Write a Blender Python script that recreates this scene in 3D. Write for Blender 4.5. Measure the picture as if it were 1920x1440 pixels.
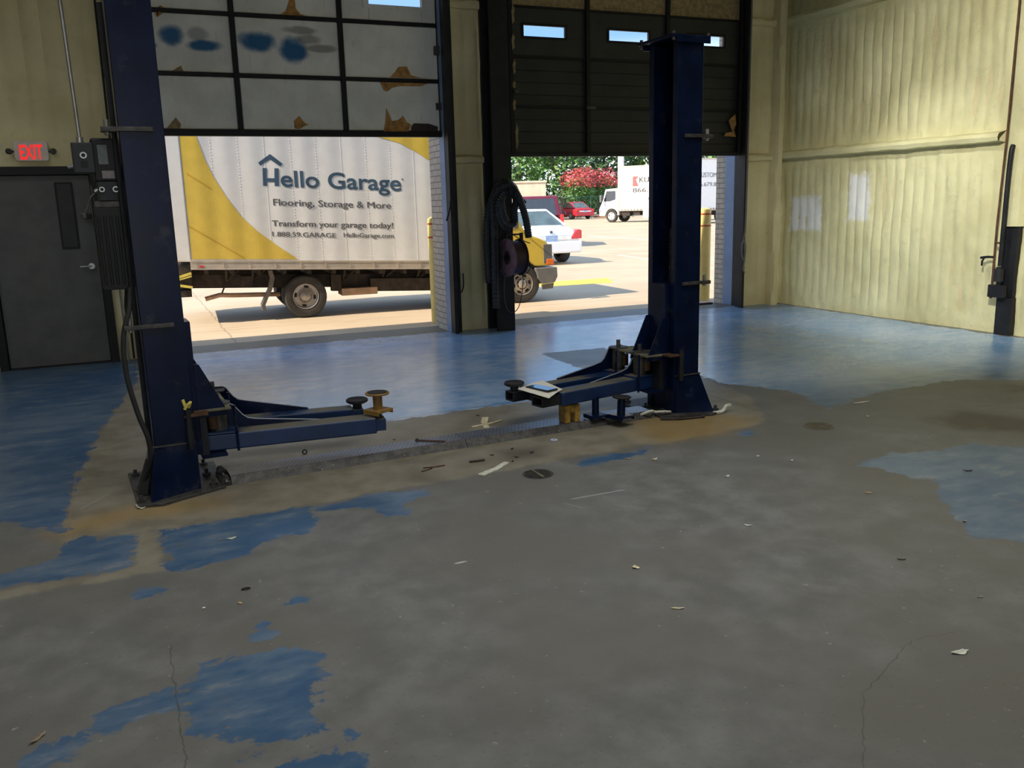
import bpy, math, random
import numpy as np
from mathutils import Vector, Matrix, noise as mnoise

random.seed(7)
for o in list(bpy.data.objects):
    bpy.data.objects.remove(o, do_unlink=True)
sc = bpy.context.scene
C = sc.collection

# ------------------------------------------------------------------ camera
F_PX, PITCH, ROLL, YAW, EYE = 1626.63, .206221, -.0268118, .40838, 1.6
fw = Vector((math.sin(YAW)*math.cos(PITCH), math.cos(YAW)*math.cos(PITCH), -math.sin(PITCH)))
r0 = Vector((math.cos(YAW), -math.sin(YAW), 0)); u0 = r0.cross(fw)
rt = math.cos(ROLL)*r0 + math.sin(ROLL)*u0
up = -math.sin(ROLL)*r0 + math.cos(ROLL)*u0
cam = bpy.data.cameras.new('camera'); camo = bpy.data.objects.new('camera', cam); C.objects.link(camo)
cam.sensor_width = 36; cam.sensor_fit = 'HORIZONTAL'; cam.lens = F_PX/1920*36
cam.clip_start = .05; cam.clip_end = 500
camo.matrix_world = Matrix(((rt.x, up.x, -fw.x, 0), (rt.y, up.y, -fw.y, 0), (rt.z, up.z, -fw.z, EYE), (0, 0, 0, 1)))
sc.camera = camo

# ------------------------------------------------------------------ world, sun, room light, exposure
W = bpy.data.worlds.new('sky'); sc.world = W; W.use_nodes = True
nt = W.node_tree; nt.nodes.clear()
wo = nt.nodes.new('ShaderNodeOutputWorld'); bg = nt.nodes.new('ShaderNodeBackground')
tc = nt.nodes.new('ShaderNodeTexCoord'); sx = nt.nodes.new('ShaderNodeSeparateXYZ'); rp = nt.nodes.new('ShaderNodeValToRGB')
nt.links.new(tc.outputs['Generated'], sx.inputs[0]); nt.links.new(sx.outputs['Z'], rp.inputs['Fac'])
rp.color_ramp.elements[0].position = 0.0; rp.color_ramp.elements[0].color = (.97, .98, 1, 1)
rp.color_ramp.elements[1].position = .6; rp.color_ramp.elements[1].color = (.32, .45, .66, 1)
e = rp.color_ramp.elements.new(.17); e.color = (.16, .30, .54, 1)
e = rp.color_ramp.elements.new(.12); e.color = (.85, .92, 1, 1)
nt.links.new(rp.outputs[0], bg.inputs['Color']); bg.inputs['Strength'].default_value = 2.2
nt.links.new(bg.outputs[0], wo.inputs['Surface'])

sun = bpy.data.lights.new('sun', 'SUN'); suno = bpy.data.objects.new('sun', sun); C.objects.link(suno)
sun.energy = 8.0; sun.color = (1, .86, .66); sun.angle = math.radians(.6)
suno.rotation_euler = Vector((1.2, .11, -1)).to_track_quat('-Z', 'Y').to_euler()
suno.location = (-20, 0, 30)

def area(name, loc, target, sx_, sy_, power, col, spread=180):
    l = bpy.data.lights.new(name, 'AREA'); o = bpy.data.objects.new(name, l); C.objects.link(o)
    l.shape = 'RECTANGLE'; l.size = sx_; l.size_y = sy_; l.energy = power; l.color = col; l.spread = math.radians(spread)
    o.location = loc; o.rotation_euler = (Vector(target)-Vector(loc)).to_track_quat('-Z', 'Y').to_euler()
    return o
# daylight through the open bay behind the viewer, and overhead fill lights added without fixtures
area('back_bay_daylight', (-1.0, -5.8, 1.35), (-.6, 6, 1.0), 5.0, 2.2, 46, (1, .97, .92))
area('ceiling_fill', (2.2, 3.1, 4.42), (2.2, 3.1, 0), 5.0, 2.2, 80, (.98, .98, .96), 125)
area('ceiling_fill_left', (-2.0, 7.0, 4.42), (-2.0, 7.0, 0), 2.4, 2.4, 34, (.96, .98, 1), 140)  # added fill for the dim floor, wall and door at left
def spot(name, loc, target, power, size, blend, rad, col):
    l = bpy.data.lights.new(name, 'SPOT'); o = bpy.data.objects.new(name, l); C.objects.link(o)
    l.energy = power; l.spot_size = math.radians(size); l.spot_blend = blend; l.shadow_soft_size = rad; l.color = col
    o.location = loc; o.rotation_euler = (Vector(target)-Vector(loc)).to_track_quat('-Z', 'Y').to_euler()
    return o
spot('wall_fill_spot', (3.4, 3.4, 4.4), (8.95, 6.1, 1.9), 1900, 62, .9, .2, (1, .955, .86))  # added unseen spot that brightens the right wall
spot('wall_fill_spot_near', (6.1, 7.3, 4.4), (8.95, 7.9, .7), 330, 52, .9, .12, (.98, .98, .93))  # second added spot: brightens the lower wall, shades it under the girt

sc.view_settings.view_transform = 'Standard'; sc.view_settings.look = 'None'
sc.view_settings.exposure = 0.0; sc.view_settings.gamma = 1.0
try: sc.view_settings.use_curve_mapping = False
except Exception: pass
sc.cycles.use_denoising = True
sc.cycles.max_bounces = 8; sc.cycles.diffuse_bounces = 4; sc.cycles.glossy_bounces = 3
sc.cycles.sample_clamp_indirect = 6

# ------------------------------------------------------------------ materials
class NB:
    """small node-building helper"""
    def __init__(s, name):
        s.m = bpy.data.materials.new(name); s.m.use_nodes = True; s.nt = s.m.node_tree; s.nt.nodes.clear()
        s.out = s.n('ShaderNodeOutputMaterial'); s.b = s.n('ShaderNodeBsdfPrincipled')
        s.nt.links.new(s.b.outputs[0], s.out.inputs[0])
    def n(s, t): return s.nt.nodes.new(t)
    def put(s, sock, v):
        if hasattr(v, 'is_linked') or isinstance(v, bpy.types.NodeSocket): s.nt.links.new(v, sock)
        elif isinstance(v, (tuple, list)) and len(v) == 3 and sock.type == 'RGBA': sock.default_value = (*v, 1)
        else: sock.default_value = v
    def math(s, op, a, b=0.0, c=None, clamp=False):
        k = s.n('ShaderNodeMath'); k.operation = op; k.use_clamp = clamp
        s.put(k.inputs[0], a); s.put(k.inputs[1], b)
        if c is not None: s.put(k.inputs[2], c)
        return k.outputs[0]
    def mix(s, f, a, b):
        k = s.n('ShaderNodeMix'); k.data_type = 'RGBA'
        s.put(k.inputs['Factor'], f); s.put(k.inputs[6], a); s.put(k.inputs[7], b); return k.outputs[2]
    def pos(s): return s.n('ShaderNodeNewGeometry').outputs['Position']
    def obj(s): return s.n('ShaderNodeTexCoord').outputs['Object']
    def noise(s, vec, scale, detail=4, rough=.55, dist=0):
        k = s.n('ShaderNodeTexNoise'); s.put(k.inputs['Vector'], vec); k.inputs['Scale'].default_value = scale
        k.inputs['Detail'].default_value = detail; k.inputs['Roughness'].default_value = rough; k.inputs['Distortion'].default_value = dist
        return k.outputs['Fac']
    def scale(s, vec, v):
        k = s.n('ShaderNodeVectorMath'); k.operation = 'MULTIPLY'; s.put(k.inputs[0], vec); k.inputs[1].default_value = v; return k.outputs[0]
    def sep(s, vec):
        k = s.n('ShaderNodeSeparateXYZ'); s.put(k.inputs[0], vec); return k.outputs
    def step(s, v, a, b):
        k = s.n('ShaderNodeMapRange'); k.interpolation_type = 'SMOOTHSTEP'; s.put(k.inputs[0], v)
        k.inputs[1].default_value = a; k.inputs[2].default_value = b; return k.outputs[0]
    def bump(s, h, strength=.3, dist=.01):
        k = s.n('ShaderNodeBump'); k.inputs['Strength'].default_value = strength; k.inputs['Distance'].default_value = dist
        s.put(k.inputs['Height'], h); s.nt.links.new(k.outputs[0], s.b.inputs['Normal'])
    def attr(s, name):
        k = s.n('ShaderNodeAttribute'); k.attribute_name = name; return k.outputs['Fac']
    def set(s, **kw):
        for k, v in kw.items(): s.put(s.b.inputs[k.replace('_', ' ')], v)

def M(name, col, rough=.5, metal=0.0, var=.12, scale=6, bump=0, bscale=60, spec=None, dirt=None, dirt_amt=.5):
    b = NB(name); v = b.obj()
    n = b.noise(v, scale, 5)
    lo = tuple(c*(1-var) for c in col); hi = tuple(min(1, c*(1+var)) for c in col)
    c = b.mix(b.step(n, .3, .7), lo, hi)
    if dirt:
        d = b.step(b.noise(v, scale*1.7, 7, .65), .62-.25*dirt_amt, .72)
        c = b.mix(b.math('MULTIPLY', d, .85), c, dirt)
    b.set(Base_Color=c, Roughness=b.math('ADD', rough-.06, b.math('MULTIPLY', n, .12)), Metallic=metal)
    if spec is not None: b.b.inputs['Specular IOR Level'].default_value = spec
    if bump: b.bump(b.noise(v, bscale, 4), bump, .004)
    return b.m

def dusty(name, col, dust, lo=.35):
    b = NB(name); v = b.obj(); n = b.noise(v, 7, 5); nz = b.sep(b.n('ShaderNodeNewGeometry').outputs['Normal'])[2]
    c = b.mix(b.step(n, .3, .7), tuple(q*.75 for q in col), tuple(q*1.3 for q in col))
    k = b.math('MULTIPLY', b.step(nz, .75, .95), b.step(b.noise(v, 3.2, 4), lo, lo+.2))
    c = b.mix(b.math('MULTIPLY', k, .8), c, dust)
    b.set(Base_Color=c, Roughness=b.math('ADD', .36, b.math('MULTIPLY', k, .4))); return b.m

def emit(name, col, st):
    b = NB(name); b.set(Base_Color=col, Emission_Color=(*col, 1), Emission_Strength=st); return b.m

def glass(name, col=(1, 1, 1), rough=.0):
    b = NB(name); b.set(Base_Color=col, Roughness=rough); b.b.inputs['Transmission Weight'].default_value = 1
    b.b.inputs['IOR'].default_value = 1.03
    return b.m

# floor ------------------------------------------------------------
def floor_mat():
    b = NB('worn_blue_floor'); p = b.pos()
    big = b.noise(p, .9, 4); mid = b.noise(p, 5, 6, .6); fine = b.noise(p, 45, 5, .65)
    streak = b.noise(b.scale(p, (1.0, 2.2, 1)), 3.4, 7, .68)
    conc = b.mix(b.step(mid, .3, .72), (.126, .127, .121), (.190, .190, .182))
    conc = b.mix(b.step(big, .35, .68), conc, (.138, .133, .115))
    conc = b.mix(b.math('MULTIPLY', b.step(fine, .57, .70), .55), conc, (.11, .10, .088))
    conc = b.mix(b.math('MULTIPLY', b.step(b.noise(p, 23, 5, .7), .64, .72), .65), conc, (.42, .40, .37))
    tan = b.step(b.math('ADD', b.attr('tan'), b.math('MULTIPLY', b.math('SUBTRACT', mid, .5), .12)), -.03, .03)
    tcol = b.mix(b.step(mid, .3, .7), (.185, .160, .110), (.27, .245, .185))
    conc = b.mix(b.math('MULTIPLY', tan, .85), conc, tcol)
    rust = b.step(b.math('ADD', b.attr('rust'), b.math('MULTIPLY', b.math('SUBTRACT', mid, .5), .35)), -.12, .14)
    conc = b.mix(b.math('MULTIPLY', rust, .6), conc, (.30, .19, .05))
    edge = b.math('ADD', b.math('MULTIPLY', b.math('SUBTRACT', b.noise(p, 6.5, 7, .68), .5), .32), b.math('MULTIPLY', b.math('SUBTRACT', fine, .5), .08))
    paint = b.step(b.math('ADD', b.attr('paint'), edge), -.012, .012)
    wear = b.math('ADD', b.math('MULTIPLY', streak, .6), b.math('MULTIPLY', big, .5))
    pc = b.mix(b.step(wear, .45, .68), (.042, .098, .19), (.11, .165, .235))
    xyz = b.sep(p)
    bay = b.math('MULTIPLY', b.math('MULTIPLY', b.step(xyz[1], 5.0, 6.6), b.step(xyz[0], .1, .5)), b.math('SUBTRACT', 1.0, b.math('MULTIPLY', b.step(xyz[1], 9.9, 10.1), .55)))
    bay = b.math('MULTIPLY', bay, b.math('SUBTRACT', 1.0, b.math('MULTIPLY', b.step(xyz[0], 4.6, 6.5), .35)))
    pc = b.mix(bay, pc, b.mix(b.step(wear, .46, .66), (.22, .44, .80), (.47, .63, .92)))  # door-light sheen painted in as paler, bluer floor colour inside the bays
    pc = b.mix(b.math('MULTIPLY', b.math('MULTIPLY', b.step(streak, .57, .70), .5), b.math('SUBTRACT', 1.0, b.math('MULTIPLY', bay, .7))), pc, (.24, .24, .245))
    pc = b.mix(b.math('MULTIPLY', b.step(fine, .62, .74), .35), pc, (.19, .18, .16))
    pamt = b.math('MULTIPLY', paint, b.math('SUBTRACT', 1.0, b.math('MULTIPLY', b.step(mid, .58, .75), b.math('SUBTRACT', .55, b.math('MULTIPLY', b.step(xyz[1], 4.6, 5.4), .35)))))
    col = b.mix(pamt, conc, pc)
    stain = b.step(b.math('ADD', b.attr('stain'), b.math('MULTIPLY', b.math('SUBTRACT', mid, .5), .3)), -.1, .12)
    col = b.mix(b.math('MULTIPLY', stain, .65), col, (.045, .034, .024))
    # scratches, tape lines, joints and cracks: (x0, y0, x1, y1, half width, colour, strength)
    S = [(2.076, 4.031, 2.42, 4.03, .0045, (.42, .40, .36), .9), (2.01, 3.997, 2.075, 3.869, .004, (.30, .28, .25), .6),
         (6.996, 8.736, 7.037, 7.299, .02, (.36, .31, .22), .7), (7.293, 8.823, 7.325, 6.895, .018, (.36, .31, .22), .6),
         (6.9, 8.8, 6.818, 8.006, .02, (.36, .31, .22), .6), (3.80, 7.39, 4.40, 7.50, .022, (.50, .48, .44), .9),
         (1.207, 3.503, 1.267, 3.505, .007, (.55, .53, .5), .9), (-.396, 5.154, -.25, 5.382, .008, (.30, .28, .24), .7),
         (-.015, 3.3, -.001, 2.2, .0022, (.06, .05, .04), .6), (2.467, 2.091, 2.048, 1.905, .0025, (.04, .037, .033), .4),
         (2.048, 1.905, 1.733, 1.6, .0025, (.04, .037, .033), .4), (2.467, 2.091, 2.67, 2.06, .0025, (.04, .037, .033), .3),
         (-.435, 4.6, -.45, 6.0, .006, (.25, .18, .11), .6), (.43, 6.225, 4.0, 6.43, .007, (.06, .05, .04), .8),
         (4.3, 6.5, 4.24, 4.9, .004, (.05, .045, .04), .6), (-.02, 10.42, 8.5, 10.42, .02, (.19, .18, .16), .5)]
    wob = b.math('MULTIPLY', b.math('SUBTRACT', b.noise(p, 14, 3), .5), .02)
    for (x0, y0, x1, y1, hw, cc, st) in S:
        L = math.hypot(x1-x0, y1-y0); dx, dy = (x1-x0)/L, (y1-y0)/L
        mx, my = (x0+x1)/2, (y0+y1)/2
        X = b.math('SUBTRACT', xyz[0], mx); Y = b.math('SUBTRACT', xyz[1], my)
        al = b.math('ABSOLUTE', b.math('ADD', b.math('MULTIPLY', X, dx), b.math('MULTIPLY', Y, dy)))
        ac = b.math('ADD', b.math('MULTIPLY', X, -dy), b.math('MULTIPLY', Y, dx))
        if cc[0] < .07: ac = b.math('ADD', ac, b.math('MULTIPLY', wob, 2.0))
        ac = b.math('ABSOLUTE', ac)
        k = b.math('MULTIPLY', b.math('SUBTRACT', 1.0, b.step(al, L/2-.02, L/2+.01)), b.math('SUBTRACT', 1.0, b.step(ac, hw*.5, hw*1.4)))
        col = b.mix(b.math('MULTIPLY', k, st), col, cc)
    b.set(Base_Color=col)
    ro = b.math('ADD', .10, b.math('MULTIPLY', mid, .20))
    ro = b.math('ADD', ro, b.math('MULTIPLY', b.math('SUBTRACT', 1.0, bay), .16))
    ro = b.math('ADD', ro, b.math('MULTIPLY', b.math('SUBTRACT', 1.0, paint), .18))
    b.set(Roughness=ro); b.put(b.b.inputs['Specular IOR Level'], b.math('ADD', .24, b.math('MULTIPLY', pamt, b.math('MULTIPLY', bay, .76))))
    b.bump(fine, .05, .002)
    return b.m

def foam_mat(name, base=(.78, .70, .42), patches=()):
    b = NB(name); p = b.pos()
    n1 = b.noise(p, 1.3, 4); n2 = b.noise(p, 9, 5, .6); n3 = b.noise(p, 60, 4, .6)
    d = tuple(c*k for c, k in zip(base, (.80, .78, .72)))
    col = b.mix(b.step(n1, .32, .7), base, d)
    col = b.mix(b.math('MULTIPLY', b.step(n2, .56, .75), .5), col, tuple(c*.72 for c in base))
    xyz = b.sep(p)
    for (cy, cz, hy, hz, axis) in patches:
        w = b.math('MULTIPLY', b.math('SUBTRACT', n2, .5), .25)
        a = b.math('ADD', b.math('SUBTRACT', b.math('ABSOLUTE', b.math('SUBTRACT', xyz[axis], cy)), hy), w)
        c = b.math('ADD', b.math('SUBTRACT', b.math('ABSOLUTE', b.math('SUBTRACT', xyz[2], cz)), hz), w)
        k = b.math('SUBTRACT', 1.0, b.step(b.math('MAXIMUM', a, c), -.05, .05))
        col = b.mix(b.math('MULTIPLY', k, .85), col, (.86, .88, .88))
    b.set(Base_Color=col, Roughness=.75); b.b.inputs['Specular IOR Level'].default_value = .25
    b.bump(b.math('ADD', n2, b.math('MULTIPLY', n3, .4)), .5, .02)
    return b.m

def panel_mat():
    b = NB('white_foil_panel'); p = b.pos(); xyz = b.sep(p)
    n = b.noise(p, 3, 5); n2 = b.noise(b.scale(p, (6, 1, 1.2)), 4, 6, .6)
    col = b.mix(b.step(n, .3, .7), (.60, .60, .56), (.74, .74, .70))
    col = b.mix(b.math('MULTIPLY', b.step(n2, .58, .72), .4), col, (.46, .45, .39))
    col = b.mix(b.math('MULTIPLY', b.step(b.noise(p, 30, 4, .7), .68, .73), .7), col, (.10, .09, .07))
    col = b.mix(b.math('MULTIPLY', b.step(b.noise(b.scale(p, (1, 1, 9)), 2.2, 5, .7), .62, .70), .3), col, (.30, .29, .25))
    wob = b.math('MULTIPLY', b.math('SUBTRACT', b.noise(p, 6, 4), .5), 1.5)
    for (cx, cz, rx, rz, cc, st) in ((.672, 3.444, .125, .095, (.0, .10, .25), 1), (.933, 3.466, .11, .07, (.10, .13, .15), .55),
            (.998, 3.351, .175, .055, (.0, .10, .25), 1), (1.543, 3.413, .185, .10, (.0, .10, .25), 1), (1.948, 3.346, .14, .14, (.0, .10, .26), 1),
            (.45, 3.334, .06, .03, (.02, .09, .18), .8), (2.036, 3.558, .17, .04, (.07, .07, .07), .6), (2.121, 3.465, .13, .05, (.05, .05, .05), .55),
            (2.27, 3.373, .19, .04, (.06, .05, .05), .6)):
        a = b.math('DIVIDE', b.math('SUBTRACT', xyz[0], cx), rx); c = b.math('DIVIDE', b.math('SUBTRACT', xyz[2], cz), rz)
        r = b.math('ADD', b.math('ADD', b.math('MULTIPLY', a, a), b.math('MULTIPLY', c, c)), wob)
        k = b.math('MULTIPLY', b.math('SUBTRACT', 1.0, b.step(r, .35, 1.75)), st)
        col = b.mix(k, col, cc)
    b.set(Base_Color=col, Roughness=.5); b.bump(b.math('ADD', n2, n), .15, .01)
    return b.m

def brick_mat(name):
    b = NB(name); p = b.pos(); xyz = b.sep(p)
    cx = b.n('ShaderNodeCombineXYZ'); b.put(cx.inputs[0], b.math('ADD', xyz[0], xyz[1])); b.put(cx.inputs[1], xyz[2])
    t = b.n('ShaderNodeTexBrick'); b.put(t.inputs['Vector'], cx.outputs[0])
    t.inputs['Color1'].default_value = (.52, .46, .39, 1); t.inputs['Color2'].default_value = (.46, .41, .35, 1); t.inputs['Mortar'].default_value = (.20, .18, .16, 1)
    t.inputs['Scale'].default_value = 1; t.inputs['Brick Width'].default_value = .2; t.inputs['Row Height'].default_value = .075
    t.inputs['Mortar Size'].default_value = .006
    b.set(Base_Color=t.outputs['Color'], Roughness=.85); b.bump(t.outputs['Fac'], -.4, .01)
    return b.m

def pavement_mat():
    b = NB('sunlit_concrete'); p = b.pos()
    n = b.noise(p, .5, 5); n2 = b.noise(b.scale(p, (1, 4, 1)), 1.3, 6, .6); n3 = b.noise(p, 20, 5, .7)
    col = b.mix(b.step(n, .3, .7), (.45, .35, .235), (.53, .42, .295))
    col = b.mix(b.math('MULTIPLY', b.step(n2, .52, .72), .5), col, (.38, .28, .175))
    col = b.mix(b.math('MULTIPLY', b.step(n3, .6, .75), .3), col, (.34, .28, .21))
    xyz = b.sep(p); w = b.math('MULTIPLY', b.math('SUBTRACT', b.noise(p, 2.5, 5), .5), .12)
    for ax, at, hw in ((1, 12.35, .012), (1, 17.8, .02), (1, 31.0, .06), (0, 1.1, .010), (0, 13.6, .02)):
        d = b.math('ABSOLUTE', b.math('ADD', b.math('SUBTRACT', xyz[ax], at), w))
        col = b.mix(b.math('MULTIPLY', b.math('SUBTRACT', 1.0, b.step(d, hw*.5, hw*1.6)), .5), col, (.16, .12, .09))
    b.set(Base_Color=col, Roughness=.85); b.bump(n3, .15, .01)
    return b.m

def tread_mat():
    b = NB('diamond_tread_plate'); v = b.obj(); xyz = b.sep(v)
    def wave(a, bb):
        return b.math('SINE', b.math('ADD', b.math('MULTIPLY', xyz[0], a), b.math('MULTIPLY', xyz[1], bb)))
    h = b.math('MAXIMUM', b.math('MULTIPLY', b.step(wave(300, 520), .55, .8), b.step(wave(220, -120), .0, .3)),
               b.math('MULTIPLY', b.step(wave(300, -520), .55, .8), b.step(wave(220, 120), .0, .3)))
    n = b.noise(v, 12, 5)
    col = b.mix(b.step(n, .35, .7), (.085, .095, .125), (.15, .16, .19))
    col = b.mix(h, col, (.40, .44, .54))
    b.set(Base_Color=col, Roughness=.34, Metallic=.6); b.bump(h, .8, .006)
    return b.m

MAT = dict(
    floor=floor_mat(), foam=foam_mat('spray_foam'),
    foam_right=foam_mat('spray_foam_patched', (.76, .73, .44), ((9.93, 1.33, .30, .23, 1), (8.93, 1.55, .18, .29, 1))),
    panel=panel_mat(), brick=brick_mat('pale_brick'), pavement=pavement_mat(), tread=tread_mat(),
    door_dark=M('dark_door_skin', (.022, .024, .022), .6, var=.25, scale=3, bump=.1),
    door_grey=M('charcoal_door', (.085, .087, .083), .55, var=.2, scale=4, bump=.05),
    black=M('black_paint', (.010, .010, .011), .5, var=.3, spec=.25),
    black_steel=M('black_steel', (.013, .014, .017), .5, 0, var=.3, spec=.3),
    rubber=M('black_rubber', (.014, .014, .015), .7, var=.3, bump=.1),
    tyre=M('tyre_rubber', (.045, .041, .037), .8, var=.3, bump=.2, bscale=90),
    blue=M('navy_lift_paint', (.003, .008, .030), .30, 0, spec=.17, var=.28, scale=5, bump=.04, dirt=(.03, .035, .05), dirt_amt=.25),
    blue_arm=M('blue_arm_paint', (.008, .034, .115), .42, 0, var=.3, scale=6, dirt=(.05, .05, .05), dirt_amt=.25),
    arm=dusty('dusty_blue_arm', (.004, .021, .075), (.15, .135, .085)),
    dust=M('dusty_top', (.15, .135, .085), .8, var=.3, scale=9),
    edge=M('bare_edge', (.32, .34, .38), .4, .3),
    steel=M('galvanised_steel', (.36, .36, .35), .4, .8, var=.2),
    greasy=M('greasy_steel', (.055, .052, .047), .55, .3, var=.5, scale=20, bump=.3, bscale=40, dirt=(.16, .15, .13), dirt_amt=.2),
    rust=M('rusty_steel', (.10, .045, .022), .7, .2, var=.4, scale=18),
    yellow_pad=M('ochre_paint', (.25, .14, .028), .55, var=.25, scale=14, dirt=(.05, .035, .015), dirt_amt=.4),
    yellow_block=M('yellow_block_paint', (.36, .21, .03), .6, var=.3, scale=16, dirt=(.05, .035, .015), dirt_amt=.6),
    bollard=M('bollard_yellow', (.74, .58, .20), .55, var=.08), red=M('red_tape', (.45, .06, .02), .6),
    white_box=M('white_truck_skin', (.84, .83, .81), .38, var=.03), alu=M('aluminium_rail', (.55, .48, .40), .45, .35, var=.12),
    vinyl=M('yellow_vinyl', (.74, .53, .08), .38, var=.05), vinyl_dark=M('amber_vinyl', (.62, .38, .04), .4, var=.05),
    slate=M('slate_lettering', (.055, .105, .165), .45, var=.08), grey_text=M('grey_lettering', (.13, .125, .125), .5, var=.08),
    red_text=M('red_logo', (.55, .12, .12), .5), pale_text=M('pale_lettering', (.30, .31, .33), .5),
    under=M('dark_chassis', (.035, .026, .020), .7, var=.5, scale=9), tan_metal=M('dusty_pipe', (.42, .28, .19), .6, var=.2),
    rim=M('wheel_silver', (.42, .39, .36), .35, .6, var=.1), flap=M('grey_flap', (.18, .17, .16), .6, var=.2, scale=12),
    orange=M('orange_lens', (.8, .18, .03), .25), red_lens=M('red_lens', (.62, .03, .035), .2), clear=M('clear_lens', (.6, .62, .65), .15, .3),
    white_car=M('white_car_paint', (.80, .80, .80), .22, var=.02), maroon=M('maroon_car_paint', (.13, .012, .03), .2, var=.1),
    red_car=M('red_car_paint', (.42, .018, .03), .2, var=.05), car_glass=M('car_glass', (.06, .09, .085), .06, 0, spec=.9, var=.3, scale=3),
    dark_glass=M('tinted_glass', (.03, .035, .045), .06, spec=.9), chrome=M('chrome_trim', (.6, .6, .6), .2, .9), plate=M('licence_plate', (.32, .45, .68), .4, var=.3, scale=30),
    grey_plastic=M('grey_plastic', (.16, .16, .16), .5), leaf=M('leaf_green', (.10, .22, .045), .55, var=.5, scale=.9),
    leaf_dark=M('deep_leaf_green', (.05, .12, .035), .6, var=.4, scale=.8), leaf_lime=M('lime_leaf_green', (.19, .30, .05), .55, var=.4, scale=.9),
    bloom=M('coral_blossom', (.62, .10, .10), .6, var=.35, scale=1.5), bark=M('tree_bark', (.10, .085, .07), .85, var=.3),
    stucco=M('tan_stucco', (.60, .50, .38), .8, var=.08, scale=2), fence=M('green_fence', (.02, .09, .07), .5), hedge=M('far_hedge', (.06, .13, .04), .8, var=.5, scale=.6),
    sign_yellow=M('ochre_sign', (.42, .26, .04), .5), soil=M('orange_mulch', (.35, .16, .07), .9),
    stripe_yellow=M('yellow_road_paint', (.78, .56, .07), .7, var=.12), stripe_white=M('worn_white_road_paint', (.72, .64, .52), .7, var=.15),
    jamb_blue=M('blue_grey_jamb', (.16, .25, .42), .45, var=.1, scale=4),
    sign_body=M('sign_plastic', (.66, .58, .50), .5), exit_red=emit('exit_letter_glow', (.95, .02, .02), .75),
    label_green=M('faded_green_label', (.10, .125, .115), .5, var=.2, scale=30), label_pink=M('faded_pink_label', (.17, .145, .145), .5, var=.2, scale=30),
    foam_torn=M('torn_orange_foam', (.36, .19, .055), .85, var=.35, scale=16, bump=.5, bscale=40), foam_tan=M('torn_tan_foam', (.27, .20, .10), .85, var=.3, scale=16, bump=.4),
    pane=glass('window_glass'), reel=M('dusty_pink_reel', (.16, .085, .115), .55, var=.3, scale=8), reel_dark=M('dark_maroon_reel', (.030, .010, .018), .55, var=.3),
    hose=M('black_corrugated_hose', (.026, .028, .030), .42, var=.2), cord=M('dark_cord', (.025, .03, .03), .6), rope=M('grey_rope', (.16, .16, .15), .7),
    paper=M('cream_paper', (.82, .78, .66), .7, var=.05), phone=M('black_phone_case', (.01, .012, .018), .4), screen=M('phone_screen', (.05, .14, .30), .05, spec=1.0, var=.05),
    slat=M('grey_truck_frame', (.30, .29, .29), .5), leafdry=M('dry_leaf', (.66, .58, .36), .7, var=.25, scale=40), scrap=M('paper_scrap', (.62, .62, .52), .7, var=.2, scale=30),
    wood=M('splintered_wood', (.32, .24, .15), .8, var=.4, scale=30), white=M('white_bit', (.75, .75, .75), .5, var=.05), dark_bit=M('dark_bit', (.03, .022, .018), .7, var=.4),
    wash_blue=M('pale_blue_washer', (.55, .62, .85), .4, var=.05), tan_bit=M('tan_bit', (.46, .30, .14), .7, var=.2), ceiling=M('ceiling_sheet', (.30, .28, .20), .8),
    drain=M('drain_iron', (.045, .043, .037), .6, .3, var=.3, scale=20, bump=.2), drain_tan=M('drain_tan', (.13, .118, .075), .7, var=.2, scale=20),
    yellow_tape=M('yellow_strap', (.62, .52, .10), .6), stone=M('mower_red', (.45, .16, .13), .6), gasket=M('green_grey', (.05, .06, .06), .6),
    lite=M('wired_glass', (.05, .053, .05), .6, spec=.2), box_dark=M('dark_box_plastic', (.022, .023, .027), .5, spec=.3))

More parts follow.
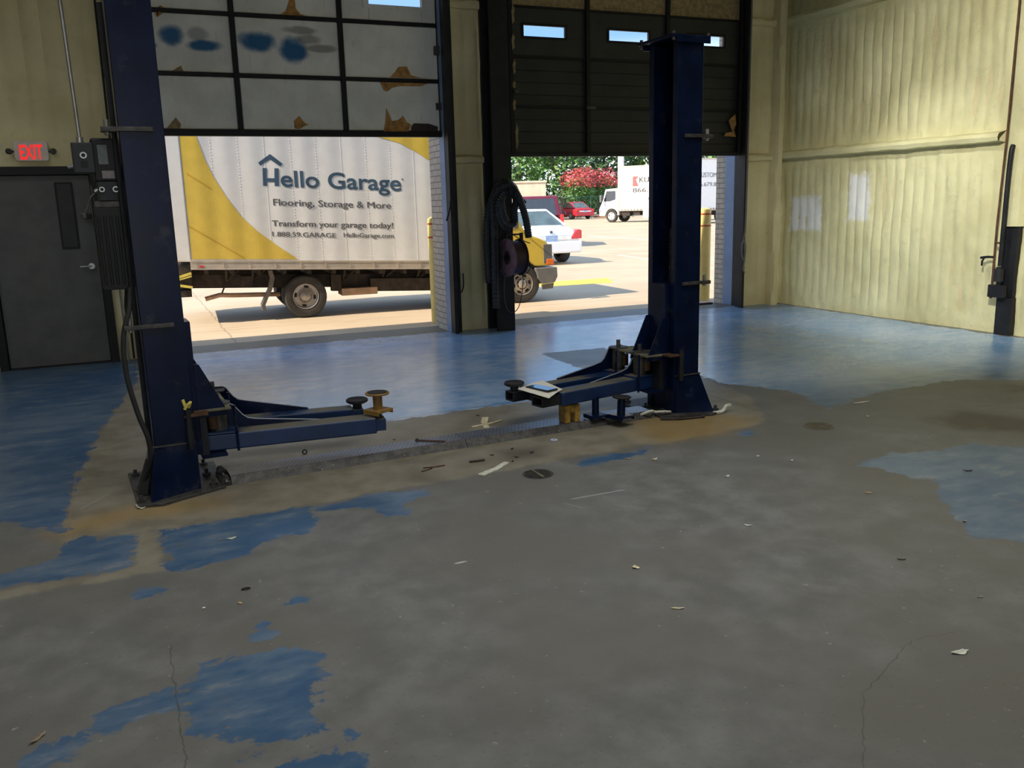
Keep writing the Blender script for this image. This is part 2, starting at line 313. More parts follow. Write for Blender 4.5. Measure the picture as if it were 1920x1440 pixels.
# ------------------------------------------------------------------ geometry helpers
class G:
    def __init__(s): s.v = []; s.f = []
    def add(s, vs, fs):
        k = len(s.v); s.v += [tuple(q) for q in vs]; s.f += [tuple(i+k for i in q) for q in fs]; return s
    def box(s, x0, x1, y0, y1, z0, z1):
        return s.add([(x0, y0, z0), (x1, y0, z0), (x1, y1, z0), (x0, y1, z0), (x0, y0, z1), (x1, y0, z1), (x1, y1, z1), (x0, y1, z1)],
                     [(0, 3, 2, 1), (4, 5, 6, 7), (0, 1, 5, 4), (1, 2, 6, 5), (2, 3, 7, 6), (3, 0, 4, 7)])
    def hexa(s, b, t):
        return s.add(list(b)+list(t), [(0, 3, 2, 1), (4, 5, 6, 7), (0, 1, 5, 4), (1, 2, 6, 5), (2, 3, 7, 6), (3, 0, 4, 7)])
    def bar(s, p, q, w, h, upv=(0, 0, 1)):
        p, q = Vector(p), Vector(q); d = (q-p).normalized(); sd = d.cross(Vector(upv))
        if sd.length < 1e-4: sd = d.cross(Vector((0, 1, 0)))
        sd.normalize(); u = sd.cross(d); a, c = sd*w/2, u*h/2
        return s.hexa([p-a-c, p+a-c, p+a+c, p-a+c], [q-a-c, q+a-c, q+a+c, q-a+c])
    def prism(s, poly, axis, a, b):
        def P(u, v, w): return {'x': (w, u, v), 'y': (u, w, v), 'z': (u, v, w)}[axis]
        n = len(poly); vs = [P(u, v, a) for u, v in poly]+[P(u, v, b) for u, v in poly]
        return s.add(vs, [tuple(range(n))[::-1], tuple(range(n, 2*n))]+[(i, (i+1) % n, n+(i+1) % n, n+i) for i in range(n)])
    def cyl(s, p, q, r, r2=None, seg=16):
        r2 = r if r2 is None else r2
        p, q = Vector(p), Vector(q); d = (q-p).normalized(); a = d.orthogonal().normalized(); c = d.cross(a)
        vs = []
        for pt, rr in ((p, r), (q, r2)):
            for i in range(seg):
                t = 2*math.pi*i/seg; vs.append(pt+(a*math.cos(t)+c*math.sin(t))*rr)
        return s.add(vs, [tuple(range(seg))[::-1], tuple(range(seg, 2*seg))]+[(i, (i+1) % seg, seg+(i+1) % seg, seg+i) for i in range(seg)])
    def ring(s, c, axis, ro, ri, h, seg=24):
        c = Vector(c); d = Vector(axis).normalized(); a = d.orthogonal().normalized(); b = d.cross(a); vs = []
        for (rr, hh) in ((ro, -h/2), (ro, h/2), (ri, h/2), (ri, -h/2)):
            for i in range(seg):
                t = 2*math.pi*i/seg; vs.append(c+d*hh+(a*math.cos(t)+b*math.sin(t))*rr)
        fs = []
        for k in range(4):
            for i in range(seg):
                j = (i+1) % seg; k2 = (k+1) % 4
                fs.append((k*seg+i, k*seg+j, k2*seg+j, k2*seg+i))
        return s.add(vs, fs)
    def lathe(s, prof, c, axis=(0, 0, 1), seg=28, closed=False):
        c = Vector(c); d = Vector(axis).normalized(); a = d.orthogonal().normalized(); b = d.cross(a); vs = []; n = len(prof)
        for (rr, hh) in prof:
            for i in range(seg):
                t = 2*math.pi*i/seg; vs.append(c+d*hh+(a*math.cos(t)+b*math.sin(t))*max(rr, 1e-4))
        fs = [(k*seg+i, k*seg+(i+1) % seg, (k+1)*seg+(i+1) % seg, (k+1)*seg+i) for k in range(n-1) for i in range(seg)]
        if closed == 'open': pass
        elif closed: fs += [((n-1)*seg+i, (n-1)*seg+(i+1) % seg, (i+1) % seg, i) for i in range(seg)]
        else: fs += [tuple(range(seg))[::-1], tuple(range((n-1)*seg, n*seg))]
        return s.add(vs, fs)
    def tube(s, pts, r, seg=8, ribs=0):
        P = [Vector(p) for p in pts]; n = len(P); vs = []
        d0 = (P[1]-P[0]).normalized(); a = d0.orthogonal().normalized()
        for i in range(n):
            d = (P[min(i+1, n-1)]-P[max(i-1, 0)]).normalized(); a = (a-d*a.dot(d)).normalized(); b = d.cross(a)
            rr = r*(1.1 if ribs and i % 2 else (.92 if ribs else 1))
            for k in range(seg):
                t = 2*math.pi*k/seg; vs.append(P[i]+(a*math.cos(t)+b*math.sin(t))*rr)
        fs = [(i*seg+k, i*seg+(k+1) % seg, (i+1)*seg+(k+1) % seg, (i+1)*seg+k) for i in range(n-1) for k in range(seg)]
        fs += [tuple(range(seg))[::-1], tuple(range((n-1)*seg, n*seg))]
        return s.add(vs, fs)
    def tf(s, fn): s.v = [tuple(fn(Vector(q))) for q in s.v]; return s
    def build(s, name, mat, parent=None, bevel=0, smooth=False, label=None, seg=2):
        me = bpy.data.meshes.new(name); me.from_pydata(s.v, [], s.f); me.validate(); me.update()
        import bmesh
        bm = bmesh.new(); bm.from_mesh(me); bmesh.ops.recalc_face_normals(bm, faces=bm.faces); bm.to_mesh(me); bm.free()
        me.materials.append(MAT[mat] if isinstance(mat, str) else mat)
        if smooth:
            for q in me.polygons: q.use_smooth = True
            me.set_sharp_from_angle(angle=math.radians(38))
        o = bpy.data.objects.new(name, me); C.objects.link(o)
        if parent: o.parent = parent
        if bevel:
            m = o.modifiers.new('bevel', 'BEVEL'); m.width = bevel; m.segments = seg; m.limit_method = 'ANGLE'; m.angle_limit = math.radians(35)
        if label: o['label'] = label
        return o

def smoothpath(pts, n=8):
    P = [Vector(p) for p in pts]; out = []
    for i in range(len(P)-1):
        p0, p1, p2, p3 = P[max(i-1, 0)], P[i], P[i+1], P[min(i+2, len(P)-1)]
        for k in range(n):
            t = k/n
            out.append(.5*((2*p1)+(-p0+p2)*t+(2*p0-5*p1+4*p2-p3)*t*t+(-p0+3*p1-3*p2+p3)*t**3))
    out.append(P[-1]); return out

def tag(o, label, cat, group=None):
    o['label'] = label; o['category'] = cat
    if group: o['group'] = group
    return o
def thing(name, label, cat, loc=(0, 0, 0), rz=0, group=None):
    o = bpy.data.objects.new(name, None); C.objects.link(o); o.location = loc; o.rotation_euler = (0, 0, rz); o.empty_display_size = .1
    return tag(o, label, cat, group)
def struct(o, label=None, cat=None):
    o['kind'] = 'structure'
    if label: o['label'] = label
    if cat: o['category'] = cat
    return o
def sroot(name, label, cat, loc=(0, 0, 0)):
    o = bpy.data.objects.new(name, None); C.objects.link(o); o.location = loc; return struct(o, label, cat)

_fontcache = {}
def text_geo(txt, bold=0.0, space=1.0):
    """2D outline mesh of a line of text, in font units (baseline y = 0), plus cap height"""
    cu = bpy.data.curves.new('t', 'FONT'); cu.body = txt; cu.size = 1; cu.offset = bold; cu.space_character = space; cu.resolution_u = 4
    o = bpy.data.objects.new('t', cu); C.objects.link(o)
    dg = bpy.context.evaluated_depsgraph_get(); dg.update()
    me = bpy.data.meshes.new_from_object(o.evaluated_get(dg))
    vs = [(v.co.x, v.co.y) for v in me.vertices]; fs = [tuple(p.vertices) for p in me.polygons]
    bpy.data.objects.remove(o); bpy.data.meshes.remove(me); bpy.data.curves.remove(cu)
    return vs, fs
def lettering(txt, bl, br, cap, to3d, mat, parent, name='lettering', bold=.012, thick=.004, label=None, space=1.0, dup=0.0):
    """bl, br: baseline ends (u, v); cap: cap height; to3d(u, v, d) -> point, d = distance out of the face"""
    vs, fs = text_geo(txt, bold, space); h0 = .729+2*bold
    x0 = min(v[0] for v in vs); x1 = max(v[0] for v in vs)
    g = G(); PP = []
    for du in ((0.0, dup) if dup else (0.0,)):
        P = []; PP.append(P)
        for d in (thick, .0005):
            for (x, y) in vs:
                t = (x-x0)/(x1-x0); P.append(to3d(bl[0]+(br[0]-bl[0])*t+du, bl[1]+(br[1]-bl[1])*t+y/h0*cap, d))
    n = len(vs)
    from collections import Counter
    E = Counter(); dirn = {}
    for f in fs:
        for i in range(len(f)):
            a, b = f[i], f[(i+1) % len(f)]; E[frozenset((a, b))] += 1; dirn[frozenset((a, b))] = (a, b)
    F = list(fs)+[tuple(i+n for i in f[::-1]) for f in fs]
    for k, c in E.items():
        if c == 1: a, b = dirn[k]; F.append((b, a, a+n, b+n))
    for P in PP: g.add(P, F)
    return g.build(name, mat, parent, label=label)

# ------------------------------------------------------------------ floor
def sdist(poly, X, Y):
    """signed distance, positive inside"""
    P = np.array(poly); n = len(P); d = np.full(X.shape, 1e9); ins = np.zeros(X.shape, bool)
    for i in range(n):
        a, b = P[i], P[(i+1) % n]; e = b-a
        t = np.clip(((X-a[0])*e[0]+(Y-a[1])*e[1])/max(e@e, 1e-9), 0, 1)
        d = np.minimum(d, np.hypot(X-a[0]-t*e[0], Y-a[1]-t*e[1]))
        c = ((a[1] > Y) != (b[1] > Y)) & (X < (b[0]-a[0])*(Y-a[1])/((b[1]-a[1]) if abs(b[1]-a[1]) > 1e-9 else 1e-9)+a[0])
        ins ^= c
    return np.where(ins, d, -d)
POLY = {
'far': [(-1.9, 10.6), (-.03, 10.5), (-.05, 9.01), (-.3, 7.36), (-.45, 5.77), (-.46, 4.79), (-.78, 5.17), (-1.3, 5.2), (-2.2, 5.4), (-2.2, 10.5)],
'far2': [(.33, 10.45), (3.69, 10.45), (8.21, 10.48), (8.9, 10.48), (8.84, 6.66), (8.83, 5.92), (7.16, 4.76), (6.42, 5.21), (5.71, 5.17), (5.18, 5.09), (4.74, 4.91), (4.93, 5.47), (4.86, 5.75), (4.65, 6.06), (4.68, 6.48), (4.05, 6.41), (3.36, 6.35), (2.65, 6.30), (1.67, 6.26), (.99, 6.24), (.47, 6.22), (.43, 6.76), (.43, 8.04)],
'A': [(-.45, 4.67), (-.12, 4.61), (-.13, 4.15), (-.46, 4.14), (-.73, 4.17), (-.75, 4.32), (-.57, 4.39), (-.46, 4.48)],
'B': [(-.01, 4.6), (.31, 4.61), (.78, 4.61), (.75, 4.37), (.68, 4.19), (.5, 4.19), (.38, 4.08), (.21, 4.0), (.09, 3.98), (0, 4.01)],
'C': [(.17, 3.2), (.21, 3.19), (.26, 3.09), (.37, 3.07), (.48, 3.02), (.5, 2.9), (.49, 2.82), (.44, 2.73), (.42, 2.57), (.41, 2.49), (.34, 2.49), (.28, 2.45), (.22, 2.45), (.13, 2.47), (.16, 2.54), (.08, 2.6), (.02, 2.65), (.02, 2.8), (.01, 2.96), (.06, 3.05), (.13, 3.08), (.18, 3.08)],
'C2': [(-.01, 3.01), (0, 2.77), (-.07, 2.79), (-.14, 2.84), (-.25, 2.75), (-.35, 2.68), (-.45, 2.62), (-.5, 2.7), (-.34, 2.8), (-.22, 2.9), (-.13, 2.99)],
'C3': [(.23, 2.38), (.31, 2.38), (.42, 2.34), (.52, 2.33), (.52, 2.2), (.2, 2.3)],
'D': [(.68, 4.49), (.94, 4.6), (1.1, 4.65), (1.44, 4.6), (1.4, 4.45), (1.27, 4.37), (1.21, 4.24), (1.08, 4.22), (1.06, 4.38), (.91, 4.47)],
'E': [(3.86, 3.78), (4.08, 3.83), (4.27, 3.84), (4.57, 3.78), (4.87, 3.75), (5.15, 3.48), (3.66, 2.42), (3.6, 2.54), (3.52, 2.64), (3.55, 2.78), (3.68, 3.0), (4.02, 3.36), (3.93, 3.49), (3.9, 3.66)],
'F': [(3.71, 4.7), (3.81, 4.71), (3.84, 4.63), (3.76, 4.55), (3.69, 4.59)],
'G': [(-.14, 3.89), (-.03, 3.87), (-.04, 3.77), (-.13, 3.77)], 'H': [(.28, 3.31), (.36, 3.31), (.36, 3.17), (.28, 3.17)],
'I': [(.46, 3.51), (.53, 3.5), (.52, 3.42), (.46, 3.43)], 'J': [(.46, 2.47), (.50, 2.46), (.48, 2.40), (.45, 2.41)],
'K': [(2.45, 4.67), (2.8, 4.67), (3.0, 4.7), (2.92, 4.57), (2.66, 4.51), (2.4, 4.52)]}
GREY = [(3.93, 8.33), (4.69, 8.29), (4.64, 7.69), (3.91, 7.22)]
TAN = [[(-.04, 9.81), (.33, 9.58), (.43, 7.99), (.41, 6.26), (1.67, 6.26), (2.64, 6.30), (4.05, 6.41), (4.62, 6.49), (4.54, 5.63), (4.11, 4.85), (3.62, 4.76), (2.57, 4.72), (1.46, 4.66), (1.13, 4.64), (.78, 4.62), (-.01, 4.6), (-.45, 4.65), (-.46, 4.79), (-.45, 5.77), (-.3, 7.36)],
       [(-.12, 4.62), (-.02, 4.6), (-.01, 4.03), (-.12, 4.05)], [(-.80, 4.15), (-.12, 4.14), (-.01, 4.08), (-.01, 4.03), (-.12, 4.04), (-.80, 4.05)]]
RUST = [[(3.37, 5.5), (3.84, 5.3), (4.1, 4.95), (3.62, 4.7), (3.16, 4.73), (3.08, 5.01)], [(-.53, 4.82), (-.31, 5.06), (-.1, 5.09), (.36, 5.0), (.33, 4.82), (-.1, 4.81), (-.45, 4.7)]]
STAIN = [[(5.11, 4.38), (5.53, 4.41), (5.71, 4.12), (5.85, 3.86), (5.53, 3.64), (5.08, 4.05)], [(6.6, 4.84), (6.96, 4.63), (6.72, 4.46), (6.39, 4.65)],
         [(6.78, 5.23), (6.9, 5.14), (6.72, 5.03), (6.65, 5.12)], [(1.47, 5.0), (1.51, 4.83), (1.55, 4.64), (1.37, 4.79)], [(2.1, 5.1), (2.4, 5.05), (2.3, 4.85), (2.05, 4.85)]]
xs = np.unique(np.round(np.concatenate([np.arange(-6, -1.8, .6), np.arange(-1.8, 6, .04), np.arange(6, 9.0, .12), [9.0]]), 4))
ys = np.unique(np.round(np.concatenate([np.arange(-6, 1.2, .6), np.arange(1.2, 7, .04), np.arange(7, 11.05, .09), [11.05]]), 4))
XX, YY = np.meshgrid(xs, ys)
paint = np.full(XX.shape, -1.0)
for k, q in POLY.items():
    s_ = sdist(q, XX, YY); paint = np.maximum(paint, s_-(.012 if k in 'ABCDEFK' else 0))
paint = np.minimum(paint, -sdist(GREY, XX, YY)*1.5)
fld = {'paint': np.clip(paint, -.4, .4)}
for nm, L in (('tan', TAN), ('rust', RUST), ('stain', STAIN)):
    a = np.full(XX.shape, -1.0)
    for q in L: a = np.maximum(a, sdist(q, XX, YY))
    fld[nm] = np.clip(a, -.4, .4)
nx, ny = len(xs), len(ys)
me = bpy.data.meshes.new('floor')
idx = np.arange(nx*ny).reshape(ny, nx)
quads = np.stack([idx[:-1, :-1], idx[:-1, 1:], idx[1:, 1:], idx[1:, :-1]], -1).reshape(-1, 4)
me.from_pydata(np.stack([XX.ravel(), YY.ravel(), np.zeros(nx*ny)], -1).tolist(), [], quads.tolist()); me.update()
for nm, a in fld.items():
    at = me.attributes.new(nm, 'FLOAT', 'POINT'); at.data.foreach_set('value', a.ravel().astype(np.float32))
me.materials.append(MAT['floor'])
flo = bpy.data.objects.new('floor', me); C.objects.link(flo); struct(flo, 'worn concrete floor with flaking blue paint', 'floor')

g = G(); g.add([(-60, 11.05, -.006), (150, 11.05, -.006), (150, 160, -.006), (-60, 160, -.006)], [(0, 1, 2, 3)])
struct(g.build('pavement', 'pavement'), 'sunlit beige concrete parking lot outside the doors', 'pavement')

# ------------------------------------------------------------------ foam walls
def foam_grid(u0, u1, z0, z1, to3d, rib=.15, amp=.022, du=.025, dz=.09, seed=0, girts=(2.17, 3.98), ribs_from=None):
    us = np.linspace(u0, u1, max(2, int((u1-u0)/du)+1)); zs = np.linspace(z0, z1, max(2, int((z1-z0)/dz)+1))
    g = G(); V = []
    for z in zs:
        fade = 1
        for q in list(girts)+[0.0]:
            fade = min(fade, max(0.0, min(1, (abs(z-q-(.0 if q else 0))-.06)/.22)))
        for u in us:
            a = abs(math.sin(math.pi*u/rib)); h = (a**.42)*amp*fade
            h += .030*(mnoise.noise(Vector((u*1.7+seed, z*1.3, seed)))) + .012*mnoise.noise(Vector((u*7+seed, z*6, 3+seed)))+.006*mnoise.noise(Vector((u*23, z*19, seed)))
            h += (1-fade)*.02
            V.append(to3d(u, z, h))
    n, m = len(us), len(zs)
    g.add(V, [(j*n+i, j*n+i+1, (j+1)*n+i+1, (j+1)*n+i) for j in range(m-1) for i in range(n-1)])
    return g
HT = 4.5; YW = 10.47; XR = 8.97
front = lambda u, z, h: (u, YW-h, z)
gw = G()
for (a, b, z0, z1) in ((-6, -1.36, 0, HT), (-1.36, -.22, 2.09, HT), (-.22, .09, 0, HT), (.09, 3.72, 4.42, HT), (3.72, 4.28, 0, HT), (4.28, 8.22, 4.42, HT), (8.22, 8.97, 0, HT)):
    q = foam_grid(a, b, z0, z1, front, rib=.19, amp=.045, du=.035, seed=2); gw.add(q.v, q.f)
wf = struct(gw.build('wall_front', 'foam', smooth=True), 'yellow sprayed foam wall around the two bay doors', 'wall')
q = foam_grid(-6, 10.55, 0, HT, lambda u, z, h: (XR-h, u, z), rib=.155, amp=.022, du=.022, dz=.07, seed=9)
struct(q.build('wall_right', 'foam_right', smooth=True), 'ribbed yellow foam wall with two white patches', 'wall')
struct(G().box(-6.15, -6, -6, 10.5, 0, HT).build('wall_left', 'foam'), 'yellow foam wall at the far left', 'wall')
gb = G().box(-6, -3.5, -6.15, -6, 0, HT).box(1.5, 9, -6.15, -6, 0, HT).box(-3.5, 1.5, -6.15, -6, 3.8, HT)
struct(gb.build('wall_back', 'foam'), 'yellow foam wall with an open bay behind the viewer', 'wall')
struct(G().box(-6.15, 9.2, -6.15, 11.0, HT, HT+.1).build('ceiling', 'ceiling'), 'plain sheet ceiling of the hall', 'ceiling')
# brick skin outside
go = G()
for (a, b, z0, z1) in ((-6.2, .07, 0, HT), (.07, 3.70, 4.4, HT), (3.70, 4.50, 0, HT), (4.50, 8.24, 4.4, HT), (8.24, 9.2, 0, HT)):
    go.box(a, b, 10.72, 11.05, z0, z1)
go.box(3.70, 3.72+.02, 10.50, 10.72, 0, 4.4).box(3.665, 3.70, 10.50, 10.86, 0, 4.4).box(8.225, 8.26, 10.84, 11.05, 0, 4.4)
struct(go.build('wall_outside', 'brick'), 'pale brick outer face of the front wall', 'wall')
struct(G().box(XR, 9.2, -6.15, 10.72, 0, HT).build('wall_side', 'foam'), 'outer backing of the right wall', 'wall')
# jamb channels: black angle inside, blue grey channel behind it
k = 0
def trim(g, mat, label, bevel=.004, smooth=False):
    global k; k += 1
    return struct(g.build('trim_%d' % k, mat, bevel=bevel, smooth=smooth), label, 'trim')
trim(G().box(3.655, 3.72, 10.33, 10.50, 0, 4.4).box(3.72, 3.74, 10.40, 10.50, 0, 4.4), 'jamb_blue', 'blue grey steel jamb on the right of the left bay')
trim(G().box(8.225, 8.29, 10.62, 10.84, 0, 4.4), 'jamb_blue', 'blue grey steel jamb on the right of the right bay')
trim(G().box(4.45, 4.50, 10.49, 10.72, 0, 4.4), 'jamb_blue', 'blue grey steel jamb on the left of the right bay')
trim(G().box(.04, .105, 10.49, 10.72, 0, 4.4), 'jamb_blue', 'blue grey steel jamb on the left of the left bay')
trim(G().box(3.66, 3.71, 10.20, 10.33, 0, HT).box(3.71, 3.80, 10.33, 10.455, 0, HT), 'black_steel', 'black door track beside the left bay')
trim(G().box(8.12, 8.16, 10.25, 10.34, 0, HT).box(8.16, 8.26, 10.38, 10.455, 0, HT).box(8.225, 8.29, 10.455, 10.62, 0, HT), 'black_steel', 'black door track right of the right bay')
trim(G().box(.06, .14, 10.30, 10.47, 0, HT), 'black_steel', 'black door track left of the left bay')
trim(G().box(4.20, 4.44, 10.10, 10.14, 0, HT).box(4.30, 4.34, 10.14, 10.44, 0, HT).box(4.20, 4.48, 10.40, 10.45, 0, HT).box(4.44, 4.485, 10.22, 10.46, 0, HT).box(4.485, 4.62, 10.46, 10.49, 2.2, HT), 'black_steel', 'black steel building column between the bays')
# foam-covered girts, corner column
def foam_bar(u0, u1, z0, z1, depth, to3d, seed):
    g = G(); n = max(6, int((u1-u0)/.06)); V = []; prof = [(0, z0-.015), (depth*.9, z0), (depth, (z0+z1)/2), (depth*.86, z1-.005), (0, z1+.03)]
    for i in range(n+1):
        u = u0+(u1-u0)*i/n
        for (h, z) in prof:
            w = .014*mnoise.noise(Vector((u*4, z*9, seed)))+.008*mnoise.noise(Vector((u*15, z*20, seed)))
            V.append(to3d(u, z+w*.8, h+w))
    m = len(prof)
    g.add(V, [(i*m+j, i*m+j+1, (i+1)*m+j+1, (i+1)*m+j) for i in range(n) for j in range(m-1)]); return g
rightf = lambda u, z, h: (XR-h, u, z)
trim(foam_bar(6.85, 10.5, 2.12, 2.21, .16, rightf, 1), 'foam_right', 'lower foam covered girt on the right wall', 0, True)
trim(foam_bar(-5.9, 6.45, 2.12, 2.21, .16, rightf, 5), 'foam_right', 'lower foam covered girt past the right wall column', 0, True)
trim(foam_bar(-5.9, 10.5, 3.95, 4.05, .16, rightf, 2), 'foam_right', 'upper foam covered girt on the right wall', 0, True)
trim(foam_bar(8.27, 8.8, 2.10, 2.18, .10, front, 3), 'foam', 'lower girt beside the right bay', 0, True)
trim(foam_bar(8.27, 8.8, 3.94, 4.02, .10, front, 4), 'foam', 'upper girt beside the right bay', 0, True)
trim(foam_bar(3.80, 4.2, 2.10, 2.17, .08, front, 6), 'foam', 'short girt on the pilaster between the bays', 0, True)
trim(foam_bar(3.80, 4.2, 3.90, 3.99, .08, front, 8), 'foam', 'upper short girt on the pilaster between the bays', 0, True)
gc = G()
Vc = []
cp = [(8.70, 10.46), (8.70, 10.30), (8.72, 10.27), (8.79, 10.27), (8.80, 10.34), (8.83, 10.46)]
nz = 60
for i in range(nz+1):
    z = HT*i/nz
    for j, (x, y) in enumerate(cp):
        w = .016*mnoise.noise(Vector((x*9+j, z*2.5, 3)))+.008*mnoise.noise(Vector((x*9+j, z*9, 7))); Vc.append((x+w, y+w, z))
m_ = len(cp)
gc.add(Vc, [(i*m_+j, i*m_+j+1, (i+1)*m_+j+1, (i+1)*m_+j) for i in range(nz) for j in range(m_-1)])
trim(gc, 'foam', 'foam covered corner column', 0, True)
# right wall column, black below and foamed above
col = sroot('trim_column', 'black steel column on the right wall, foam covered above', 'trim')
G().box(8.87, 8.97, 6.55, 6.74, 0, .42).build('column_foot', 'black_steel', col, bevel=.006)
G().box(8.89, 8.97, 6.56, 6.73, .42, 1.22).build('column_web', 'black_steel', col, bevel=.006)
gcl = G(); Vc = []
cp2 = [(8.97, 6.77), (8.87, 6.75), (8.85, 6.66), (8.87, 6.56), (8.97, 6.50)]
for i in range(41):
    z = 1.20+(HT-1.20)*i/40
    for j, (x, y) in enumerate(cp2):
        w = .018*mnoise.noise(Vector((x*9+j, z*3.1, 13))); Vc.append((x+w, y+w, z))
gcl.add(Vc, [(i*5+j, i*5+j+1, (i+1)*5+j+1, (i+1)*5+j) for i in range(40) for j in range(4)])
gcl.build('column_foam', 'foam_right', col, smooth=True)

# ------------------------------------------------------------------ man door
d1 = sroot('door_1', 'charcoal steel exit door with narrow window', 'door', (-.79, 10.44, 0))
D = lambda g: g.tf(lambda p: Vector((p.x+.79, p.y-10.44, p.z)))
D(G().box(-1.27, -.30, 10.43, 10.48, .012, 2.0)).build('door_leaf', 'door_grey', d1, bevel=.003)
D(G().box(-1.36, -1.275, 10.36, 10.52, 0, 2.09).box(-.295, -.21, 10.36, 10.52, 0, 2.09).box(-1.275, -.295, 10.36, 10.52, 2.005, 2.09)).build('door_frame', 'black', d1, bevel=.004)
lf = D(G().box(-.635, -.465, 10.415, 10.432, 1.24, 1.93)).build('window_frame', 'black', d1, bevel=.003)
D(G().box(-.615, -.485, 10.410, 10.418, 1.26, 1.91)).build('window_lite', 'lite', lf)
hd = D(G().cyl((-.375, 10.43, 1.05), (-.375, 10.395, 1.05), .032, seg=20).cyl((-.375, 10.40, 1.05), (-.375, 10.37, 1.05), .012).tube([(-.375, 10.375, 1.05), (-.42, 10.372, 1.05), (-.485, 10.378, 1.047)], .011, 10)).build('lever_handle', 'steel', d1, smooth=True)
cl = D(G().box(-.40, -.32, 10.34, 10.43, 1.55, 1.60)).build('latch_guard', 'black', d1, bevel=.003)
D(G().box(-1.27, -.30, 10.36, 10.46, 0, .011)).build('threshold', 'black_steel', d1)

# ------------------------------------------------------------------ overhead door, left bay
d2 = sroot('door_2', 'raised sectional door with white foil panels and torn foam', 'door', (1.9, 10.45, 2.43))
O2 = Vector((1.9, 10.45, 2.43)); L2 = lambda g: g.tf(lambda p: p-O2)
zsec = [2.43, 3.055, 3.69, 4.44]; vs_ = [.11, 1.30, 2.49, 3.68]
for i in range(3):
    for j in range(3):
        x0, x1, z0, z1 = vs_[j]+.028, vs_[j+1]-.028, zsec[i]+(.05 if i == 0 else .022), zsec[i+1]-.022
        g = G()
        if i == 2 and j == 2:
            g.box(x0, 2.84, 10.44, 10.47, z0, z1).box(3.48, x1, 10.44, 10.47, z0, z1).box(2.84, 3.48, 10.44, 10.47, z0, 3.885).box(2.84, 3.48, 10.44, 10.47, 4.06, z1)
        else: g.box(x0, x1, 10.44, 10.47, z0, z1)
        L2(g).build('foil_panel', 'panel', d2, bevel=.012)
sk = G().box(.11, 2.84, 10.47, 10.485, 2.43, 4.46).box(3.48, 3.68, 10.47, 10.485, 2.43, 4.46).box(2.84, 3.48, 10.47, 10.485, 2.43, 3.885).box(2.84, 3.48, 10.47, 10.485, 4.06, 4.46)
L2(sk).build('door_skin', 'door_dark', d2)
for x in vs_: L2(G().box(x-.028, x+.028, 10.415, 10.47, 2.45, 4.31)).build('stile', 'black', d2, bevel=.004)
for z in zsec[1:]: L2(G().box(.11, 3.68, 10.42, 10.47, z-.02, z+.02)).build('rail', 'black', d2, bevel=.004)
L2(G().box(.11, 3.68, 10.40, 10.49, 2.405, 2.465)).build('bottom_rail', 'black', d2, bevel=.005)
wfm = L2(G().box(2.77, 3.54, 10.425, 10.44, 3.845, 3.885).box(2.77, 2.84, 10.425, 10.44, 3.885, 4.06).box(3.48, 3.54, 10.425, 10.44, 3.885, 4.06).box(2.77, 3.54, 10.425, 10.44, 4.06, 4.10)).build('window_frame', 'panel', d2, bevel=.004)
L2(G().box(2.84, 3.48, 10.46, 10.464, 3.885, 4.06)).build('window_pane', 'pane', wfm)
TORN = [[(3.159, 3.205), (3.26, 3.215), (3.312, 3.117), (3.437, 3.089), (3.528, 3.085), (3.05, 3.085), (3.11, 3.142)], [(2.924, 3.030), (3.526, 3.030), (3.432, 2.995), (3.158, 2.988), (3.067, 2.965), (3.008, 2.922), (2.964, 2.937)],
        [(2.986, 2.734), (3.016, 2.661), (3.045, 2.588), (3.138, 2.632), (3.185, 2.658), (3.227, 2.58), (3.282, 2.549), (3.244, 2.468), (2.937, 2.465), (2.967, 2.587)],
        [(1.948, 3.90), (1.999, 3.90), (2.002, 3.788), (2.049, 3.733), (2.117, 3.712), (1.823, 3.712), (1.889, 3.753)],
        [(1.889, 2.575), (1.956, 2.632), (2.003, 2.566), (2.053, 2.536), (1.999, 2.516), (1.944, 2.485), (1.893, 2.495)],
        [(.625, 2.599), (.674, 2.532), (.66, 2.484), (.52, 2.483)], [(.583, 3.736), (.626, 3.713), (.551, 3.7), (.603, 3.661), (.544, 3.617), (.52, 3.647)],
        [(.637, 3.08), (.734, 3.14), (.753, 3.08)]]
for i, pl in enumerate(TORN):
    L2(G().prism(pl, 'y', 10.432, 10.444)).build('exposed_foam', 'foam_tan' if i in (5, 7) else 'foam_torn', d2, bevel=.003)
L2(G().prism([(3.318, 2.566), (3.503, 2.562), (3.619, 2.53), (3.617, 2.47), (3.278, 2.468), (3.281, 2.527)], 'y', 10.430, 10.446)).build('torn_hole', 'dark_bit', d2)
L2(G().prism([(3.016, 2.72), (3.06, 2.66), (3.15, 2.64), (3.20, 2.66), (3.12, 2.60), (3.05, 2.59)], 'y', 10.425, 10.431)).build('foil_flap', 'panel', d2)
L2(G().box(3.60, 3.70, 10.36, 10.42, 3.35, 3.45).cyl((3.70, 10.38, 3.40), (3.60, 10.38, 3.40), .018)).build('roller_bracket', 'greasy', d2, bevel=.004)
L2(G().box(3.60, 3.70, 10.36, 10.42, 2.72, 2.80).cyl((3.70, 10.38, 2.76), (3.60, 10.38, 2.76), .018)).build('roller_bracket', 'greasy', d2, bevel=.004)

